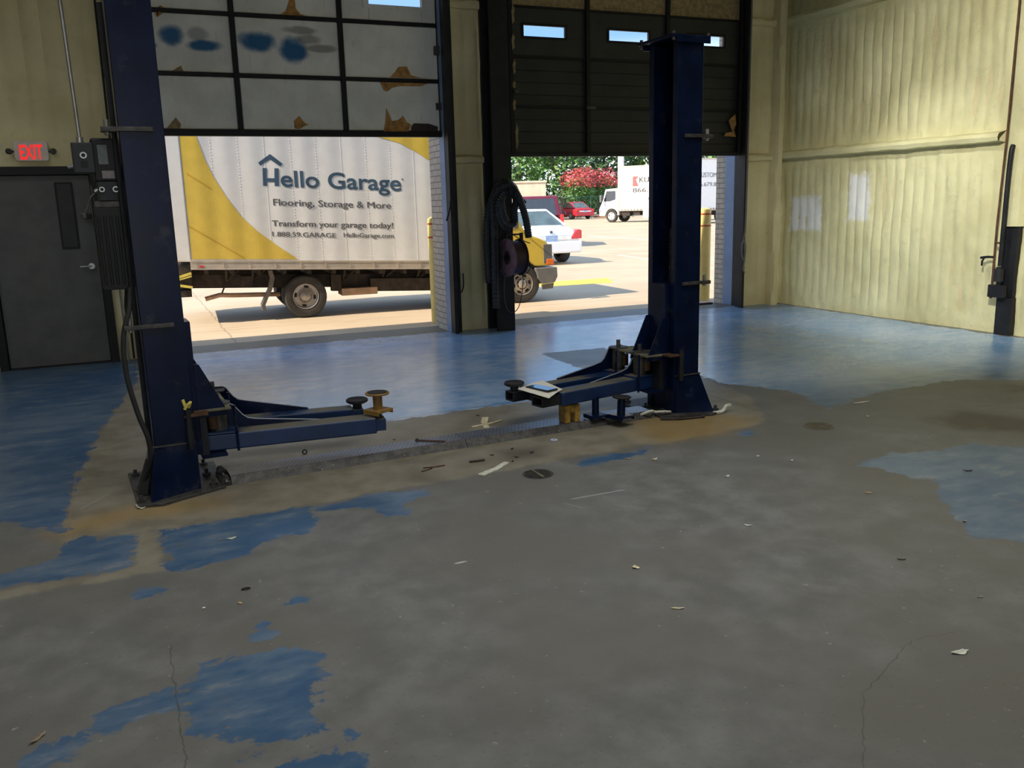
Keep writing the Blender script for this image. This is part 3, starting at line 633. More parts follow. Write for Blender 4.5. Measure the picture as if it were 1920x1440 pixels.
# ------------------------------------------------------------------ overhead door, right bay
d3 = sroot('door_3', 'raised dark ribbed sectional door with three narrow windows', 'door', (6.4, 10.45, 2.185))
O3 = Vector((6.4, 10.45, 2.185)); L3 = lambda g: g.tf(lambda p: p-O3)
zs3 = [2.185, 2.785, 3.385, 3.975]; xs3 = [4.61, 5.70, 6.92, 8.13]; wins = [(4.805, 5.385), (6.03, 6.63), (7.28, 7.85)]
for i in range(3):
    g = G(); a, b = zs3[i]+.006, zs3[i+1]-.006
    if i < 2:
        nr = 4
        for r in range(nr):
            h0 = a+(b-a)*r/nr; h1 = a+(b-a)*(r+1)/nr
            g.hexa([(4.6, 10.45, h0), (8.14, 10.45, h0), (8.14, 10.48, h0), (4.6, 10.48, h0)], [(4.6, 10.462, h1-.008), (8.14, 10.462, h1-.008), (8.14, 10.48, h1), (4.6, 10.48, h1)])
    if i < 2: g.box(4.6, 8.14, 10.470, 10.485, zs3[i]-.005, zs3[i+1]+.008)
    else:
        g.box(4.6, 8.14, 10.45, 10.48, a, 3.632).box(4.6, 8.14, 10.45, 10.48, 3.762, b)
        xx = [4.6]+[t for w in wins for t in w]+[8.14]
        for q in range(0, len(xx), 2): g.box(xx[q], xx[q+1], 10.45, 10.48, 3.632, 3.762)
    L3(g).build('door_section', 'door_dark', d3, bevel=.003)
L3(G().box(4.6, 8.14, 10.45, 10.48, 3.98, 4.45)).build('foil_section', 'foam_tan', d3)
for (a, b) in wins:
    w = L3(G().box(a-.03, b+.03, 10.44, 10.452, 3.762, 3.79).box(a-.03, b+.03, 10.44, 10.452, 3.604, 3.632).box(a-.03, a, 10.44, 10.452, 3.632, 3.762).box(b, b+.03, 10.44, 10.452, 3.632, 3.762)).build('window_frame', 'black', d3)
    L3(G().box(a, b, 10.464, 10.468, 3.632, 3.762)).build('window_pane', 'pane', w)
for x in xs3: L3(G().box(x-.028, x+.028, 10.405, 10.45, 2.19, 4.45)).build('stile', 'black', d3, bevel=.004)
for z in zs3[1:]: L3(G().box(4.6, 8.14, 10.43, 10.455, z-.015, z+.015)).build('rail', 'black', d3, bevel=.003)
L3(G().box(4.6, 8.14, 10.40, 10.50, 2.17, 2.215)).build('bottom_seal', 'rubber', d3, bevel=.006)
L3(G().prism([(7.926, 2.648), (8.039, 2.74), (8.06, 2.60), (8.02, 2.518), (8.06, 2.427), (7.856, 2.436), (7.88, 2.477), (7.995, 2.498)], 'y', 10.395, 10.404)).build('exposed_foam', 'foam_torn', d3, bevel=.002)
for (x, z, h) in ((4.645, 3.87, .12), (4.64, 3.55, .10), (4.645, 3.25, .09), (4.64, 3.03, .06), (4.635, 2.80, .07), (4.66, 2.42, .16)):
    L3(G().prism([(x-.012, z-h), (x+.022, z-h*.6), (x+.012, z), (x+.026, z+h*.5), (x, z+h), (x-.02, z+h*.3)], 'y', 10.398, 10.405)).build('exposed_foam', 'foam_tan', d3)
L3(G().box(4.63, 4.70, 10.37, 10.41, 2.94, 3.0).box(5.66, 5.80, 10.38, 10.41, 2.765, 2.80)).build('hinge', 'greasy', d3, bevel=.003)

# ------------------------------------------------------------------ exit sign
ex = thing('exit_sign', 'lit red EXIT sign above the charcoal door', 'sign', (-.80, 10.40, 2.15))
pl = []
for (cx, cz) in ((.125, .025), (.125, .165), (-.125, .165), (-.125, .025)):
    a0 = {(True, False): -90, (True, True): 0, (False, True): 90, (False, False): 180}[(cx > 0, cz > .1)]
    for t in range(0, 91, 30): pl.append((cx+.03*math.cos(math.radians(a0+t)), cz+.03*math.sin(math.radians(a0+t))))
G().prism(pl, 'y', -.03, .03).build('sign_body', 'sign_body', ex, bevel=.004)
lettering('EXIT', (-.105, .012), (.105, .018), .155, lambda u, v, d: (u, -.03-d, v), 'exit_red', ex, bold=.02)
for s_ in (-1, 1): G().lathe([(.022, 0), (.03, .02), (.03, .05), (.02, .055)], (s_*.19, .0, .09), (s_*.3, -1, 0), 14).cyl((s_*.15, .01, .09), (s_*.19, .01, .09), .01).build('emergency_lamp', 'greasy', ex, smooth=True)

# ------------------------------------------------------------------ conduits on the front left wall
tag(G().tube([(-.065, 10.36, 0.02), (-.06, 10.36, 1.2), (-.05, 10.36, 2.6), (-.04, 10.36, 4.2), (-.04, 10.36, 4.49)], .011, 8).build('wall_conduit', 'black_steel', smooth=True), 'thin black conduit up the foam wall left of the blue lift post', 'conduit')
cp_ = thing('wall_conduit', 'pair of thick dark pipes up the foam wall behind the blue lift post', 'conduit', (0.05, 10.36, 0))
G().cyl((.0, 0, .02), (.0, 0, 4.49), .03, seg=12).cyl((.06, .02, .02), (.06, .02, 4.49), .018, seg=10).build('pipe', 'black_steel', cp_, smooth=True)
for z in (1.2, 3.0): G().bar((-.10, 0, z), (.02, 0, z), .02, .03).build('clamp', 'black_steel', cp_)
tag(G().tube([(-.115, 10.35, .0), (-.125, 10.35, .6), (-.13, 10.35, 1.4)], .012, 8).build('wall_conduit', 'steel', smooth=True), 'short galvanised conduit rising from the floor beside the exit door', 'conduit')

# ------------------------------------------------------------------ two post lift
TH = .0506
ex_ = Vector((math.cos(TH), math.sin(TH), 0)); ey_ = Vector((-math.sin(TH), math.cos(TH), 0)); LO = Vector((.02, 5.15, 0))
def lw(u, v, z=0): return LO+ex_*u+ey_*v+Vector((0, 0, z))

def lift_post(name, label, origin, s, arms):
    root = thing(name, label, 'car lift post', origin, TH, 'posts of the two post car lift')
    X = lambda g: g.tf(lambda p: Vector((s*p.x, p.y, p.z)))
    H = 2.80 if s > 0 else 2.68
    colm = X(G().prism([(0, 0), (.225, 0), (.225, .055), (.217, .055), (.217, .008), (.008, .008), (.008, .332), (.217, .332), (.217, .285), (.225, .285), (.225, .34), (0, .34)], 'z', .015, H)).build('column', 'blue', root, bevel=.004)
    g = G(); N = 8
    def patch(a, b, c, d):
        a, b, c, d = map(Vector, (a, b, c, d)); V = [(a*(1-u)+b*u)*(1-v)+(d*(1-u)+c*u)*v for v in [k/N for k in range(N+1)] for u in [k/N for k in range(N+1)]]
        g.add(V, [(q*(N+1)+r, q*(N+1)+r+1, (q+1)*(N+1)+r+1, (q+1)*(N+1)+r) for q in range(N) for r in range(N)])
    b0, b1, b2, b3 = (-.056, -.118, .018), (.212, -.006, .018), (.212, .346, .018), (-.056, .40, .018); t0, t1, t2, t3 = (-.005, -.005, .30), (.214, -.005, .30), (.214, .345, .30), (-.005, .345, .30)
    patch(b0, b1, t1, t0); patch(b1, b2, t2, t1); patch(b2, b3, t3, t2); patch(b3, b0, t0, t3); patch(t0, t1, t2, t3)
    X(g).build('base_flare', 'blue', root, smooth=True)
    X(G().bar((-.006, -.009, .302), (.216, -.009, .302), .012, .008).bar((-.006, -.009, .302), (-.006, .345, .302), .012, .008)).build('weld_seam', 'greasy', colm)
    bp = X(G().prism([(-.14, .56), (-.125, -.13), (0, -.165), (.10, -.12), (.36, -.02), (.37, .55)], 'z', 0, .018)).build('base_plate', 'greasy', root, bevel=.003)
    for (x, y) in ((-.105, -.08), (-.10, .12), (-.10, .48), (.30, .04), (.30, .50), (.29, .27)):
        X(G().cyl((x, y, .017), (x, y, .03), .024, seg=6).cyl((x, y, .03), (x, y, .055), .011, seg=10)).build('anchor_bolt', 'greasy', bp)
    cap = X(G().box(-.03, .30, -.035, .375, H, H+.022).box(-.03, .26, -.035, -.025, H-.03, H).box(-.03, .26, .365, .375, H-.03, H)).build('cap_plate', 'blue', root, bevel=.003)
    for (x, y) in ((.28, -.02), (.28, .36), (-.015, -.02)):
        X(G().cyl((x, y, H-.02), (x, y, H+.04), .012, seg=8)).build('cap_bolt', 'greasy', cap)
    for z in (.985, 2.03):
        br = X(G().box(-.085, .17, -.022, -.004, z-.012, z+.012).box(-.085, -.004, -.022, .06, z-.014, z-.004)).build('hose_bracket', 'greasy', root, bevel=.003)
        X(G().cyl((-.055, .02, z-.03), (-.055, .02, z+.05), .013, seg=10)).build('bracket_bolt', 'steel', br)
    if s > 0: X(G().cyl((-.02, .05, .30), (-.02, .05, 2.66), .014, seg=8)).build('lock_rod', 'black_steel', root, smooth=True)
    car = X(G().box(.05, .215, .06, .28, .20, .985).box(.215, .262, .07, .27, .20, .985)).build('carriage', 'blue', root, bevel=.004)
    for y in (.062, .27):
        X(G().prism([(.255, .74), (.255, .42), (.43, .42), (.41, .47), (.285, .735)], 'y', y, y+.012)).build('gusset', 'blue', car, bevel=.0015)
    X(G().box(.255, .44, .05, .60 if arms[1][0][1] > .55 else .50, .452, .468)).build('yoke_plate', 'dust', car, bevel=.004)
    X(G().box(.255, .40, .06, .55 if arms[1][0][1] > .55 else .46, .172, .190)).build('yoke_plate', 'blue', car, bevel=.004)
    X(G().box(.255, .30, .08, .46, .19, .452)).build('yoke_web', 'black_steel', car)
    for (a, b, wid, zb, zt, ext, fin, pad) in arms:
        A = Vector((a[0], a[1], 0)); B = Vector((b[0], b[1], 0)); d = (B-A).normalized(); n = Vector((-d.y, d.x, 0)); L = (B-A).length
        def F(g, A=A, d=d, n=n): return X(g.tf(lambda p: A+d*p.x+n*p.y+Vector((0, 0, p.z))))
        w2 = wid/2
        arm = F(G().prism([(-w2, zb), (w2, zb), (w2, zt), (-w2, zt)], 'x', -.02, L)).build('swing_arm', 'arm', root, bevel=.010, seg=3)
        e = ext
        g = G(); t = .010; wi = w2-.014; z0, z1 = zb+.012, zt-.012
        g.box(L-.05, L+e, -wi, wi, z1-t, z1).box(L-.05, L+e, -wi, wi, z0, z0+t).box(L-.05, L+e, -wi, -wi+t, z0+t, z1-t).box(L-.05, L+e, wi-t, wi, z0+t, z1-t)
        F(g).build('arm_extension', 'black_steel' if s < 0 else 'arm', arm, bevel=.003)
        F(G().prism([(q[0]-a[0], q[1]) for q in fin], 'y', w2-.016, w2-.004)).build('gusset_fin', 'blue', arm, bevel=.0015)
        g = G(); up_ = Vector((0, 0, 1))
        edge = fin[1:-1]
        for p, q in zip(edge[:-1], edge[1:]): g.bar((p[0]-a[0], w2-.010, p[1]), (q[0]-a[0], w2-.010, q[1]), .0125, .004)
        F(g).build('fin_edge', 'edge', arm)
        F(G().cyl((.09, 0, zt), (.09, 0, .452), .050, seg=20).cyl((.09, 0, .468), (.09, 0, .476), .075, seg=24).cyl((.09, 0, .476), (.09, 0, .53), .016, seg=10)).build('pivot_pin', 'greasy', arm, smooth=True)
        F(G().box(-.03, .20, -w2-.004, w2+.004, zt, zt+.014)).build('pivot_lug', 'arm', arm, bevel=.003)
        F(G().tube([(.185, -w2-.012, .468), (.187, -w2-.016, .36), (.19, -w2-.014, zb-.006)], .008, 8)).build('restraint_rod', 'blue', arm, smooth=True)
        F(G().cyl((.06, -.035, .33), (.06, -.035, .42), .032, seg=14)).build('roller', 'rust', arm, smooth=True)
        if pad:
            px_ = L+pad
            F(G().cyl((px_, 0, z1), (px_, 0, z1+.035), .03, seg=14).lathe([(.055, .035), (.072, .045), (.074, .06), (.066, .066), (.055, .058)], (px_, 0, z1), seg=20)).build('lift_pad', 'rubber', arm, smooth=True)
    X(G().cyl((.19, -.035, .27), (.19, -.035, .50), .017, seg=12).cyl((.19, -.035, .30), (.19, -.035, .38), .021, seg=12)).build('arm_lock_pin', 'black_steel', root, smooth=True)
    X(G().box(.17, .30, -.045, .10, .455, .467)).build('lock_pin_arm', 'rust', root, bevel=.002)
    return root, X

FINF = [(.30, .27), (.30, .448), (.455, .445), (.475, .435), (.52, .375), (.55, .350), (.60, .338), (1.0, .290), (1.0, .27)]
FINB = [(.33, .27), (.33, .487), (.47, .485), (.49, .475), (.53, .415), (.56, .390), (.61, .378), (1.0, .295), (1.0, .27)]
FINR = [(.24, .27), (.24, .455), (.355, .452), (.385, .430), (.42, .370), (.46, .340), (.52, .325), (.82, .283), (.82, .27)]
FINQ = [(.32, .27), (.32, .477), (.435, .473), (.46, .455), (.50, .390), (.53, .365), (.60, .350), (.97, .295), (.97, .27)]
lp, XL = lift_post('lift_post', 'dark blue lift post with black power unit on its side', lw(0, 0), 1,
    [((.29, .20), (1.31, .062), .15, .195, .295, .06, FINF, 0), ((.32, .60), (1.27, .43), .13, .195, .285, .07, FINB, .035)])
rp, XR_ = lift_post('lift_post', 'dark blue lift post standing before the dark ribbed door', lw(3.835, 0), -1,
    [((.29, .24), (1.19, .085), .15, .190, .285, .17, FINR, 0), ((.31, .50), (1.30, .345), .13, .190, .285, .14, FINQ, .095)])
# yellow tape scrap on the left lock pin
XL(G().tube([(.175, -.045, .505), (.195, -.05, .535), (.21, -.03, .54), (.20, -.02, .51), (.18, -.04, .52), (.17, -.03, .56)], .009, 6)).build('yellow_tape', 'yellow_tape', lp)
# chain and sheave inside the right post
ch = G()
for i in range(26):
    z = .99+i*.0135
    ch.box(.10, .124, .195, .215, z, z+.010) if i % 2 else ch.box(.104, .120, .190, .220, z, z+.010)
XR_(ch).build('leaf_chain', 'greasy', rp)
XR_(G().ring((.112, .160, 1.345), (1, 0, 0), .048, .018, .03).cyl((.09, .16, 1.345), (.135, .16, 1.345), .012, seg=10)).build('chain_sheave', 'greasy', rp, smooth=True)
XR_(G().cyl((.13, .10, .985), (.13, .10, 2.66), .019, seg=12)).build('cylinder_rod', 'black_steel', rp, smooth=True)
XR_(G().cyl((.12, .145, .99), (.12, .145, 1.29), .006, seg=8)).build('equaliser_cable', 'steel', rp, smooth=True)

# power unit on the left post
pu = thing('power_unit', 'black hydraulic power unit with ribbed tank on the left lift post', 'hydraulic pump', lw(-.005, .13, 1.19), TH)
g = G().box(-.155, -.012, -.06, .09, 0, .44)
for i in range(5):
    x = -.145+i*.030; g.box(x, x+.014, -.068, -.06, .03, .40)
tank = g.build('reservoir', 'black', pu, bevel=.006)
G().box(-.15, -.02, -.05, .08, .44, .475).build('tank_lid', 'greasy', pu, bevel=.004)
pb = G().box(-.125, -.012, -.055, .07, .475, .575).build('pump_block', 'black_steel', pu, bevel=.004)
for (x, r_) in ((-.105, .014), (-.037, .016)):
    G().ring((x, -.062, .535), (0, 1, 0), r_, r_*.62, .014, 20).build('port_fitting', 'steel', pb, smooth=True)
G().cyl((-.15, -.03, .46), (-.155, -.02, .56), .006, seg=8).build('tie_rod', 'greasy', pb)
G().cyl((-.012, -.06, .48), (-.02, -.06, .57), .005, seg=8).build('tie_rod', 'greasy', pb)
mo = G().box(-.135, -.005, -.055, .09, .575, .80).build('motor', 'black', pu, bevel=.010)
G().box(-.105, -.058, -.060, -.054, .665, .765).build('faded_label', 'label_green', mo)
G().box(-.095, -.035, -.060, -.054, .592, .632).build('faded_label', 'label_pink', mo)
lv = G().tube(smoothpath([(-.135, -.03, .52), (-.165, -.04, .49), (-.185, -.05, .44), (-.205, -.055, .405)], 5), .006, 8).lathe([(.001, -.016), (.014, -.01), (.014, .01), (.001, .016)], (-.207, -.056, .398), seg=12).build('release_lever', 'greasy', pu, smooth=True)
G().cyl((-.14, -.035, .525), (-.125, -.035, .535), .010, seg=10).build('lever_pivot', 'steel', lv)
sb = thing('switch_box', 'dark grey electrical box with round button under the conduit', 'electrical box', lw(-.175, .08, 1.81), TH)
G().box(-.058, .045, -.035, .05, 0, .155)  .build('box_body', 'box_dark', sb, bevel=.005)
G().ring((-.005, -.038, .09), (0, 1, 0), .017, .010, .012, 20).build('button_ring', 'steel', sb, smooth=True)
G().cyl((-.005, -.034, .09), (-.005, -.040, .09), .010, seg=14).build('push_button', 'black', sb)
G().box(-.022, .012, -.038, -.034, .03, .06).build('button_guard', 'black', sb)
G().cyl((-.058, 0, .035), (-.085, 0, .032), .009, seg=10).build('cable_gland', 'steel', sb)
G().cyl((-.012, .01, .155), (-.012, .01, .185), .018, seg=12).build('conduit_coupling', 'steel', sb, smooth=True)
cpos = lw(-.187, .09, 1.998)
tag(G().tube([cpos, cpos+Vector((-.015, 0, .8)), cpos+Vector((-.045, 0, 1.8)), Vector((cpos.x-.07, cpos.y, 4.49))], .010, 10).build('power_conduit', 'steel', smooth=True), 'long galvanised conduit dropping from the ceiling to the switch box', 'conduit')
hs = [lw(-.03, .05, 1.20), lw(-.05, .02, 1.08), lw(-.095, -.01, .93), lw(-.10, -.02, .72), lw(-.065, -.03, .50), lw(-.03, -.035, .36), lw(-.03, .0, .22), lw(-.075, .06, .09), lw(-.09, .10, .03)]
tag(G().tube(smoothpath(hs, 8), .014, 10).build('hydraulic_hose', 'rubber', smooth=True), 'thick black hose hanging from the pump down the left lift post', 'hose')
hs = [lw(-.045, .10, 1.20), lw(-.06, .10, 1.09), lw(-.055, .06, 1.02), lw(-.05, .05, .985)]
tag(G().tube(smoothpath(hs, 6), .008, 8).build('hydraulic_hose', 'black_steel', smooth=True), 'short thin line between the pump tank and the post bracket', 'hose')
tag(G().hexa([tuple(lw(-.115, .04, 0.018)), tuple(lw(-.062, .02, .018)), tuple(lw(-.062, .14, .018)), tuple(lw(-.115, .16, .018))], [tuple(lw(-.05, .06, .22)), tuple(lw(-.03, .05, .22)), tuple(lw(-.03, .08, .22)), tuple(lw(-.05, .10, .22))]).build('hose_boot', 'rubber', bevel=.006), 'flared black boot at the foot of the left lift post', 'hose cover')

# floor cover between the posts
fc = thing('floor_cover', 'long low diamond plate cover between the two lift posts', 'floor cover', lw(.40, .02), TH)
prof = [(0, 0), (.004, .012), (.045, .046), (.052, .048)]
LC = 3.06
g = G().prism([(0, 0), (.045, .046), (.05, .046), (.05, .040), (.012, 0)], 'x', 0, LC/2-.002).prism([(0, 0), (.045, .046), (.05, .046), (.05, .040), (.012, 0)], 'x', LC/2+.002, LC)
g.build('front_slope', 'greasy', fc, bevel=.001)
G().box(0, LC/2-.002, .05, .225, .038, .046).box(LC/2+.002, LC, .05, .225, .038, .046).build('tread_plate', 'tread', fc, bevel=.001)
G().box(0, LC, .220, .235, 0, .040).build('back_skirt', 'greasy', fc)
cb = G().bar((LC/2-.30, .20, .050), (LC/2-.14, .055, .052), .022, .004).build('joint_clip', 'rust', fc, bevel=.001)
G().cyl((LC/2-.29, .19, .05), (LC/2-.29, .19, .06), .010, seg=8).build('clip_bolt', 'greasy', cb)
hg = G().box(-.06, -.005, .0, .24, 0, .03).cyl((-.03, .02, .035), (-.03, .06, .035), .022, seg=14).cyl((-.03, .19, .04), (-.03, .24, .04), .025, seg=14).build('cable_roller', 'greasy', fc, bevel=.003)
G().cyl((-.03, -.01, .035), (-.03, .26, .035), .008, seg=8).build('roller_axle', 'steel', hg)

# loose pad adapters
def adapter(name, label, loc, rz, mat, discmat, h, base, rad, pole, tilt=0, group=None, disc=True, hexa_=False):
    t = thing(name, label, 'lift pad adapter', loc, rz, group); t.rotation_euler = (0, tilt, rz)
    G().box(-base/2, base/2, -base/2, base/2, 0, .018).box(-base/2, -base/2+.008, -base/2, base/2, -.012, .0).box(base/2-.008, base/2, -base/2, base/2, -.012, .0).build('base_plate', mat, t, bevel=.003)
    G().cyl((0, 0, .018), (0, 0, h), pole, seg=20).build('pole', mat, t, smooth=True)
    if disc:
        G().lathe([(pole, h-.004), (rad*.95, h+.004), (rad, h+.012), (rad*.92, h+.018), (rad*.7, h+.013)], (0, 0, 0), seg=8 if hexa_ else 28).build('pad_disc', discmat, t, smooth=not hexa_)
    return t
p = lw(1.335, .060, .320)
ad = adapter('pad_adapter', 'ochre yellow pad adapter standing on the left front lift arm', p, .5, 'yellow_pad', 'yellow_pad', .108, .135, .078, .030)
G().cyl((0, 0, .1235), (0, 0, .128), .062, seg=24).build('rubber_pad', 'rubber', ad)
G().cyl((0, 0, -.04), (0, 0, .0), .022, seg=14).build('spigot', 'greasy', ad)
adapter('pad_adapter', 'upright dark blue pad adapter under the right lift arm', (2.985, 5.385, .062), .1, 'blue', 'blue', .15, .13, .06, .026, disc=False)
adapter('pad_adapter', 'tilted dark blue pad adapter with angular top beside the right lift post', (3.13, 5.27, .064), .35, 'blue', 'rubber', .135, .14, .07, .030, tilt=.07, hexa_=True)
yb = thing('pad_block', 'chipped ochre yellow block under the right front lift arm', 'lift pad block', (2.78, 5.40, .047), .05)
G().box(-.062, -.018, -.05, .05, 0, .13).box(.018, .062, -.05, .05, 0, .13).box(-.018, .018, -.05, .05, .07, .13).build('block_body', 'yellow_block', yb, bevel=.006)

# paper and phone on the right arms
pp = [(2.71, 5.70, .300), (2.715, 5.375, .292), (2.515, 5.185, .286), (2.425, 5.51, .300)]
g = G(); V = []
for d in (0, .0015):
    for i in range(7):
        for j in range(7):
            u, v = i/6, j/6
            q = (Vector(pp[0])*(1-u)+Vector(pp[1])*u)*(1-v)+(Vector(pp[3])*(1-u)+Vector(pp[2])*u)*v
            V.append((q.x, q.y, q.z+d+.004*math.sin(v*3.0)+.0015))
g.add(V, [(i*7+j, i*7+j+1, (i+1)*7+j+1, (i+1)*7+j) for i in range(6) for j in range(6)]+[(49+i*7+j, 49+(i+1)*7+j, 49+(i+1)*7+j+1, 49+i*7+j+1) for i in range(6) for j in range(6)])
tag(g.build('paper_sheet', 'paper'), 'cream sheet of paper lying across the two right lift arms', 'paper')
ph = thing('smartphone', 'black cased phone lying screen up on the cream paper', 'phone', (2.578, 5.432, .3005), -1.25)
G().box(-.115, .115, -.052, .052, 0, .013).build('phone_case', 'phone', ph, bevel=.006)
G().box(-.105, .105, -.046, .046, .0125, .0138).build('screen', 'screen', ph)

# ------------------------------------------------------------------ hoses and reel on the black column
hz = []
for i in range(0, 75):
    t = i/74
    a = math.radians(200-560*t)
    hz.append((4.375+.135*math.cos(a)*(1-.12*t), 10.03-.10*t, 1.60+.235*math.sin(a)*(1-.1*t)))
path = [(4.165, 10.06, .30), (4.160, 10.06, .7), (4.165, 10.06, 1.15)]
loop = [(4.160, 10.05, 1.60), (4.215, 10.02, 1.79), (4.310, 9.99, 1.845), (4.405, 9.97, 1.78), (4.445, 9.96, 1.68), (4.530, 9.95, 1.575)]
tag(G().tube(smoothpath(path+loop, 16), .045, 12, ribs=1).build('exhaust_hose', 'hose', smooth=False), 'corrugated black hose looped over the column, end pointing right', 'hose', None)
p2 = [(4.100, 10.12, .62), (4.090, 10.12, 1.0), (4.095, 10.10, 1.40), (4.145, 10.06, 1.62), (4.225, 9.98, 1.76), (4.325, 9.90, 1.80), (4.385, 9.87, 1.73), (4.455, 9.86, 1.58), (4.510, 9.85, 1.38), (4.540, 9.85, 1.17)]
tag(G().tube(smoothpath(p2, 14), .043, 12, ribs=1).build('exhaust_hose', 'hose'), 'corrugated black hose over the column with its cut end hanging down', 'hose')
p3 = [(4.215, 9.93, 1.62), (4.235, 9.92, 1.45), (4.295, 9.90, 1.34), (4.375, 9.90, 1.36), (4.385, 9.92, 1.50), (4.415, 9.93, 1.64), (4.345, 9.93, 1.72), (4.265, 9.94, 1.70), (4.195, 9.96, 1.55), (4.215, 9.96, 1.40), (4.285, 9.97, 1.30), (4.365, 9.97, 1.31)]
tag(G().tube(smoothpath(p3, 10), .042, 12, ribs=1).build('exhaust_hose', 'hose'), 'coiled middle of black corrugated hose bundled on the column hook', 'hose')
hk = thing('hose_hook', 'black steel hook bracket carrying the corrugated hoses', 'hook', (4.32, 10.10, 1.62))
G().box(-.03, .03, -.02, 0, -.12, .12).bar((0, -.01, .06), (0, -.24, .09), .03, .03).bar((0, -.24, .08), (0, -.24, .15), .03, .03).build('hook_body', 'black_steel', hk, bevel=.003)
rl = thing('hose_reel', 'dusty pink and maroon cord reel hanging on the black column', 'cord reel', (4.385, 9.96, .93), 0)
rl.rotation_euler = (0, 0, .12)
G().ring((-.10, 0, 0), (1, 0, 0), .235, .085, .012, 36).ring((-.108, 0, 0), (1, 0, 0), .235, .215, .02, 36).build('reel_flange', 'reel', rl, smooth=True)
G().ring((.075, 0, 0), (1, 0, 0), .225, .06, .012, 36).build('reel_flange', 'reel_dark', rl, smooth=True, label='dark maroon rear flange')
G().cyl((-.094, 0, 0), (.070, 0, 0), .205, seg=36).build('wound_cord', 'reel_dark', rl, smooth=True)
G().cyl((-.16, 0, 0), (.12, 0, 0), .03, seg=14).build('reel_axle', 'black_steel', rl, smooth=True)
G().bar((.11, 0, 0), (.11, 0, .30), .05, .012).bar((.11, .0, .28), (-.05, .10, .28), .05, .02).build('reel_bracket', 'black_steel', rl, bevel=.003)
for i, (pts, lab) in enumerate((
    ([(4.300, 9.95, 1.22), (4.230, 9.90, 1.05), (4.200, 9.88, .82), (4.260, 9.86, .70), (4.340, 9.85, .80), (4.370, 9.86, 1.0)], 'thin dark cord looped in front of the cord reel flange'),
    ([(4.260, 9.98, .75), (4.240, 9.97, .50), (4.260, 9.96, .32), (4.340, 9.96, .24), (4.440, 9.97, .32), (4.500, 9.98, .55), (4.510, 9.98, .75)], 'thin cord hanging in a long loop below the cord reel'),
    ([(4.520, 9.95, 1.05), (4.560, 9.94, .92), (4.600, 9.94, .82), (4.560, 9.94, .74), (4.480, 9.95, .70)], 'thin cord looping off the right side of the cord reel'),
    ([(4.200, 10.02, 1.35), (4.180, 10.0, 1.1), (4.180, 10.0, .85), (4.160, 10.0, .45)], 'straight thin cord beside the hanging corrugated hose'),
    ([(4.320, 9.93, 1.25), (4.400, 9.90, 1.18), (4.520, 9.90, 1.12), (4.580, 9.90, 1.10)], 'short cord tail sticking out above the cord reel'))):
    tag(G().tube(smoothpath(pts, 8), .006, 6).build('hanging_cord', 'cord', smooth=True), lab, 'cord', 'cords hanging on the black column')
# ropes on the door tracks
pts = [(3.672, 10.22, 4.4), (3.672, 10.22, 2.3), (3.676, 10.22, 1.75), (3.66, 10.21, 1.58), (3.70, 10.22, 1.30), (3.705, 10.22, .80), (3.72, 10.22, .58), (3.765, 10.22, .52), (3.80, 10.23, .60), (3.80, 10.23, .75)]
tag(G().tube(smoothpath(pts, 8), .009, 6).build('door_rope', 'black_steel', smooth=True), 'thin dark rope down the track right of the left bay', 'rope')
tag(G().tube(smoothpath([(3.665, 10.21, 1.60), (3.63, 10.19, 1.50), (3.59, 10.17, 1.40)], 5), .010, 6).build('rope_cleat', 'black_steel', smooth=True), 'short dark handle sticking out from the left bay door track', 'handle')
pts = [(8.12, 10.2, 4.4), (8.12, 10.2, 1.5), (8.10, 10.2, 1.05), (8.055, 10.19, .92), (8.06, 10.19, .78), (8.10, 10.19, .70), (8.12, 10.19, .86), (8.09, 10.18, .98), (8.10, 10.18, .72), (8.08, 10.18, .58), (8.11, 10.18, .52)]
tag(G().tube(smoothpath(pts, 8), .012, 6).build('door_rope', 'rope', smooth=True), 'knotted grey rope hanging on the right bay door track', 'rope')

# ------------------------------------------------------------------ pipe and valve on the right wall column
tag(G().tube([(8.86, 6.80, .40), (8.86, 6.80, 1.2), (8.87, 6.78, 2.2), (8.87, 6.77, 3.4), (8.87, 6.77, 4.49)], .012, 8).bar((8.86, 6.80, 1.02), (8.80, 6.70, 1.02), .02, .02).build('air_pipe', 'rust', smooth=True), 'thin rusty pipe up the right wall beside the black column', 'pipe')
vt = thing('air_tap', 'small dark tap branching off the rusty wall pipe', 'tap', (8.85, 6.80, .86))
G().tube(smoothpath([(0, 0, 0), (-.01, .07, 0), (-.015, .15, -.012)], 4), .014, 8).tube([(-.012, .10, 0), (-.02, .125, -.05), (-.02, .125, -.10)], .011, 8).build('tap_body', 'black_steel', vt, smooth=True)
jb = thing('air_regulator', 'black regulator and box fixed low on the right wall column', 'air regulator', (8.83, 6.66, .45))
G().box(-.04, .02, -.06, .14, -.03, .11).build('regulator_box', 'black_steel', jb, bevel=.01)
G().cyl((-.02, .03, .15), (-.02, .03, .29), .055, seg=18).cyl((-.02, .03, .29), (-.02, .03, .31), .03, seg=12).build('filter_bowl', 'box_dark', jb, smooth=True)
G().tube([(-.02, .03, .10), (-.02, .03, .16)], .018, 8).tube([(-.02, .12, .06), (.10, .15, .06)], .012, 8).build('pipe_nipple', 'black_steel', jb, smooth=True)
tag(G().tube(smoothpath([(8.82, 6.66, 2.06), (8.80, 6.66, 1.99), (8.80, 6.67, 1.7), (8.81, 6.68, 1.2), (8.82, 6.69, .77)], 6), .026, 10).build('flex_duct', 'black_steel', smooth=True), 'thick black pipe running down the front of the right wall column', 'pipe')

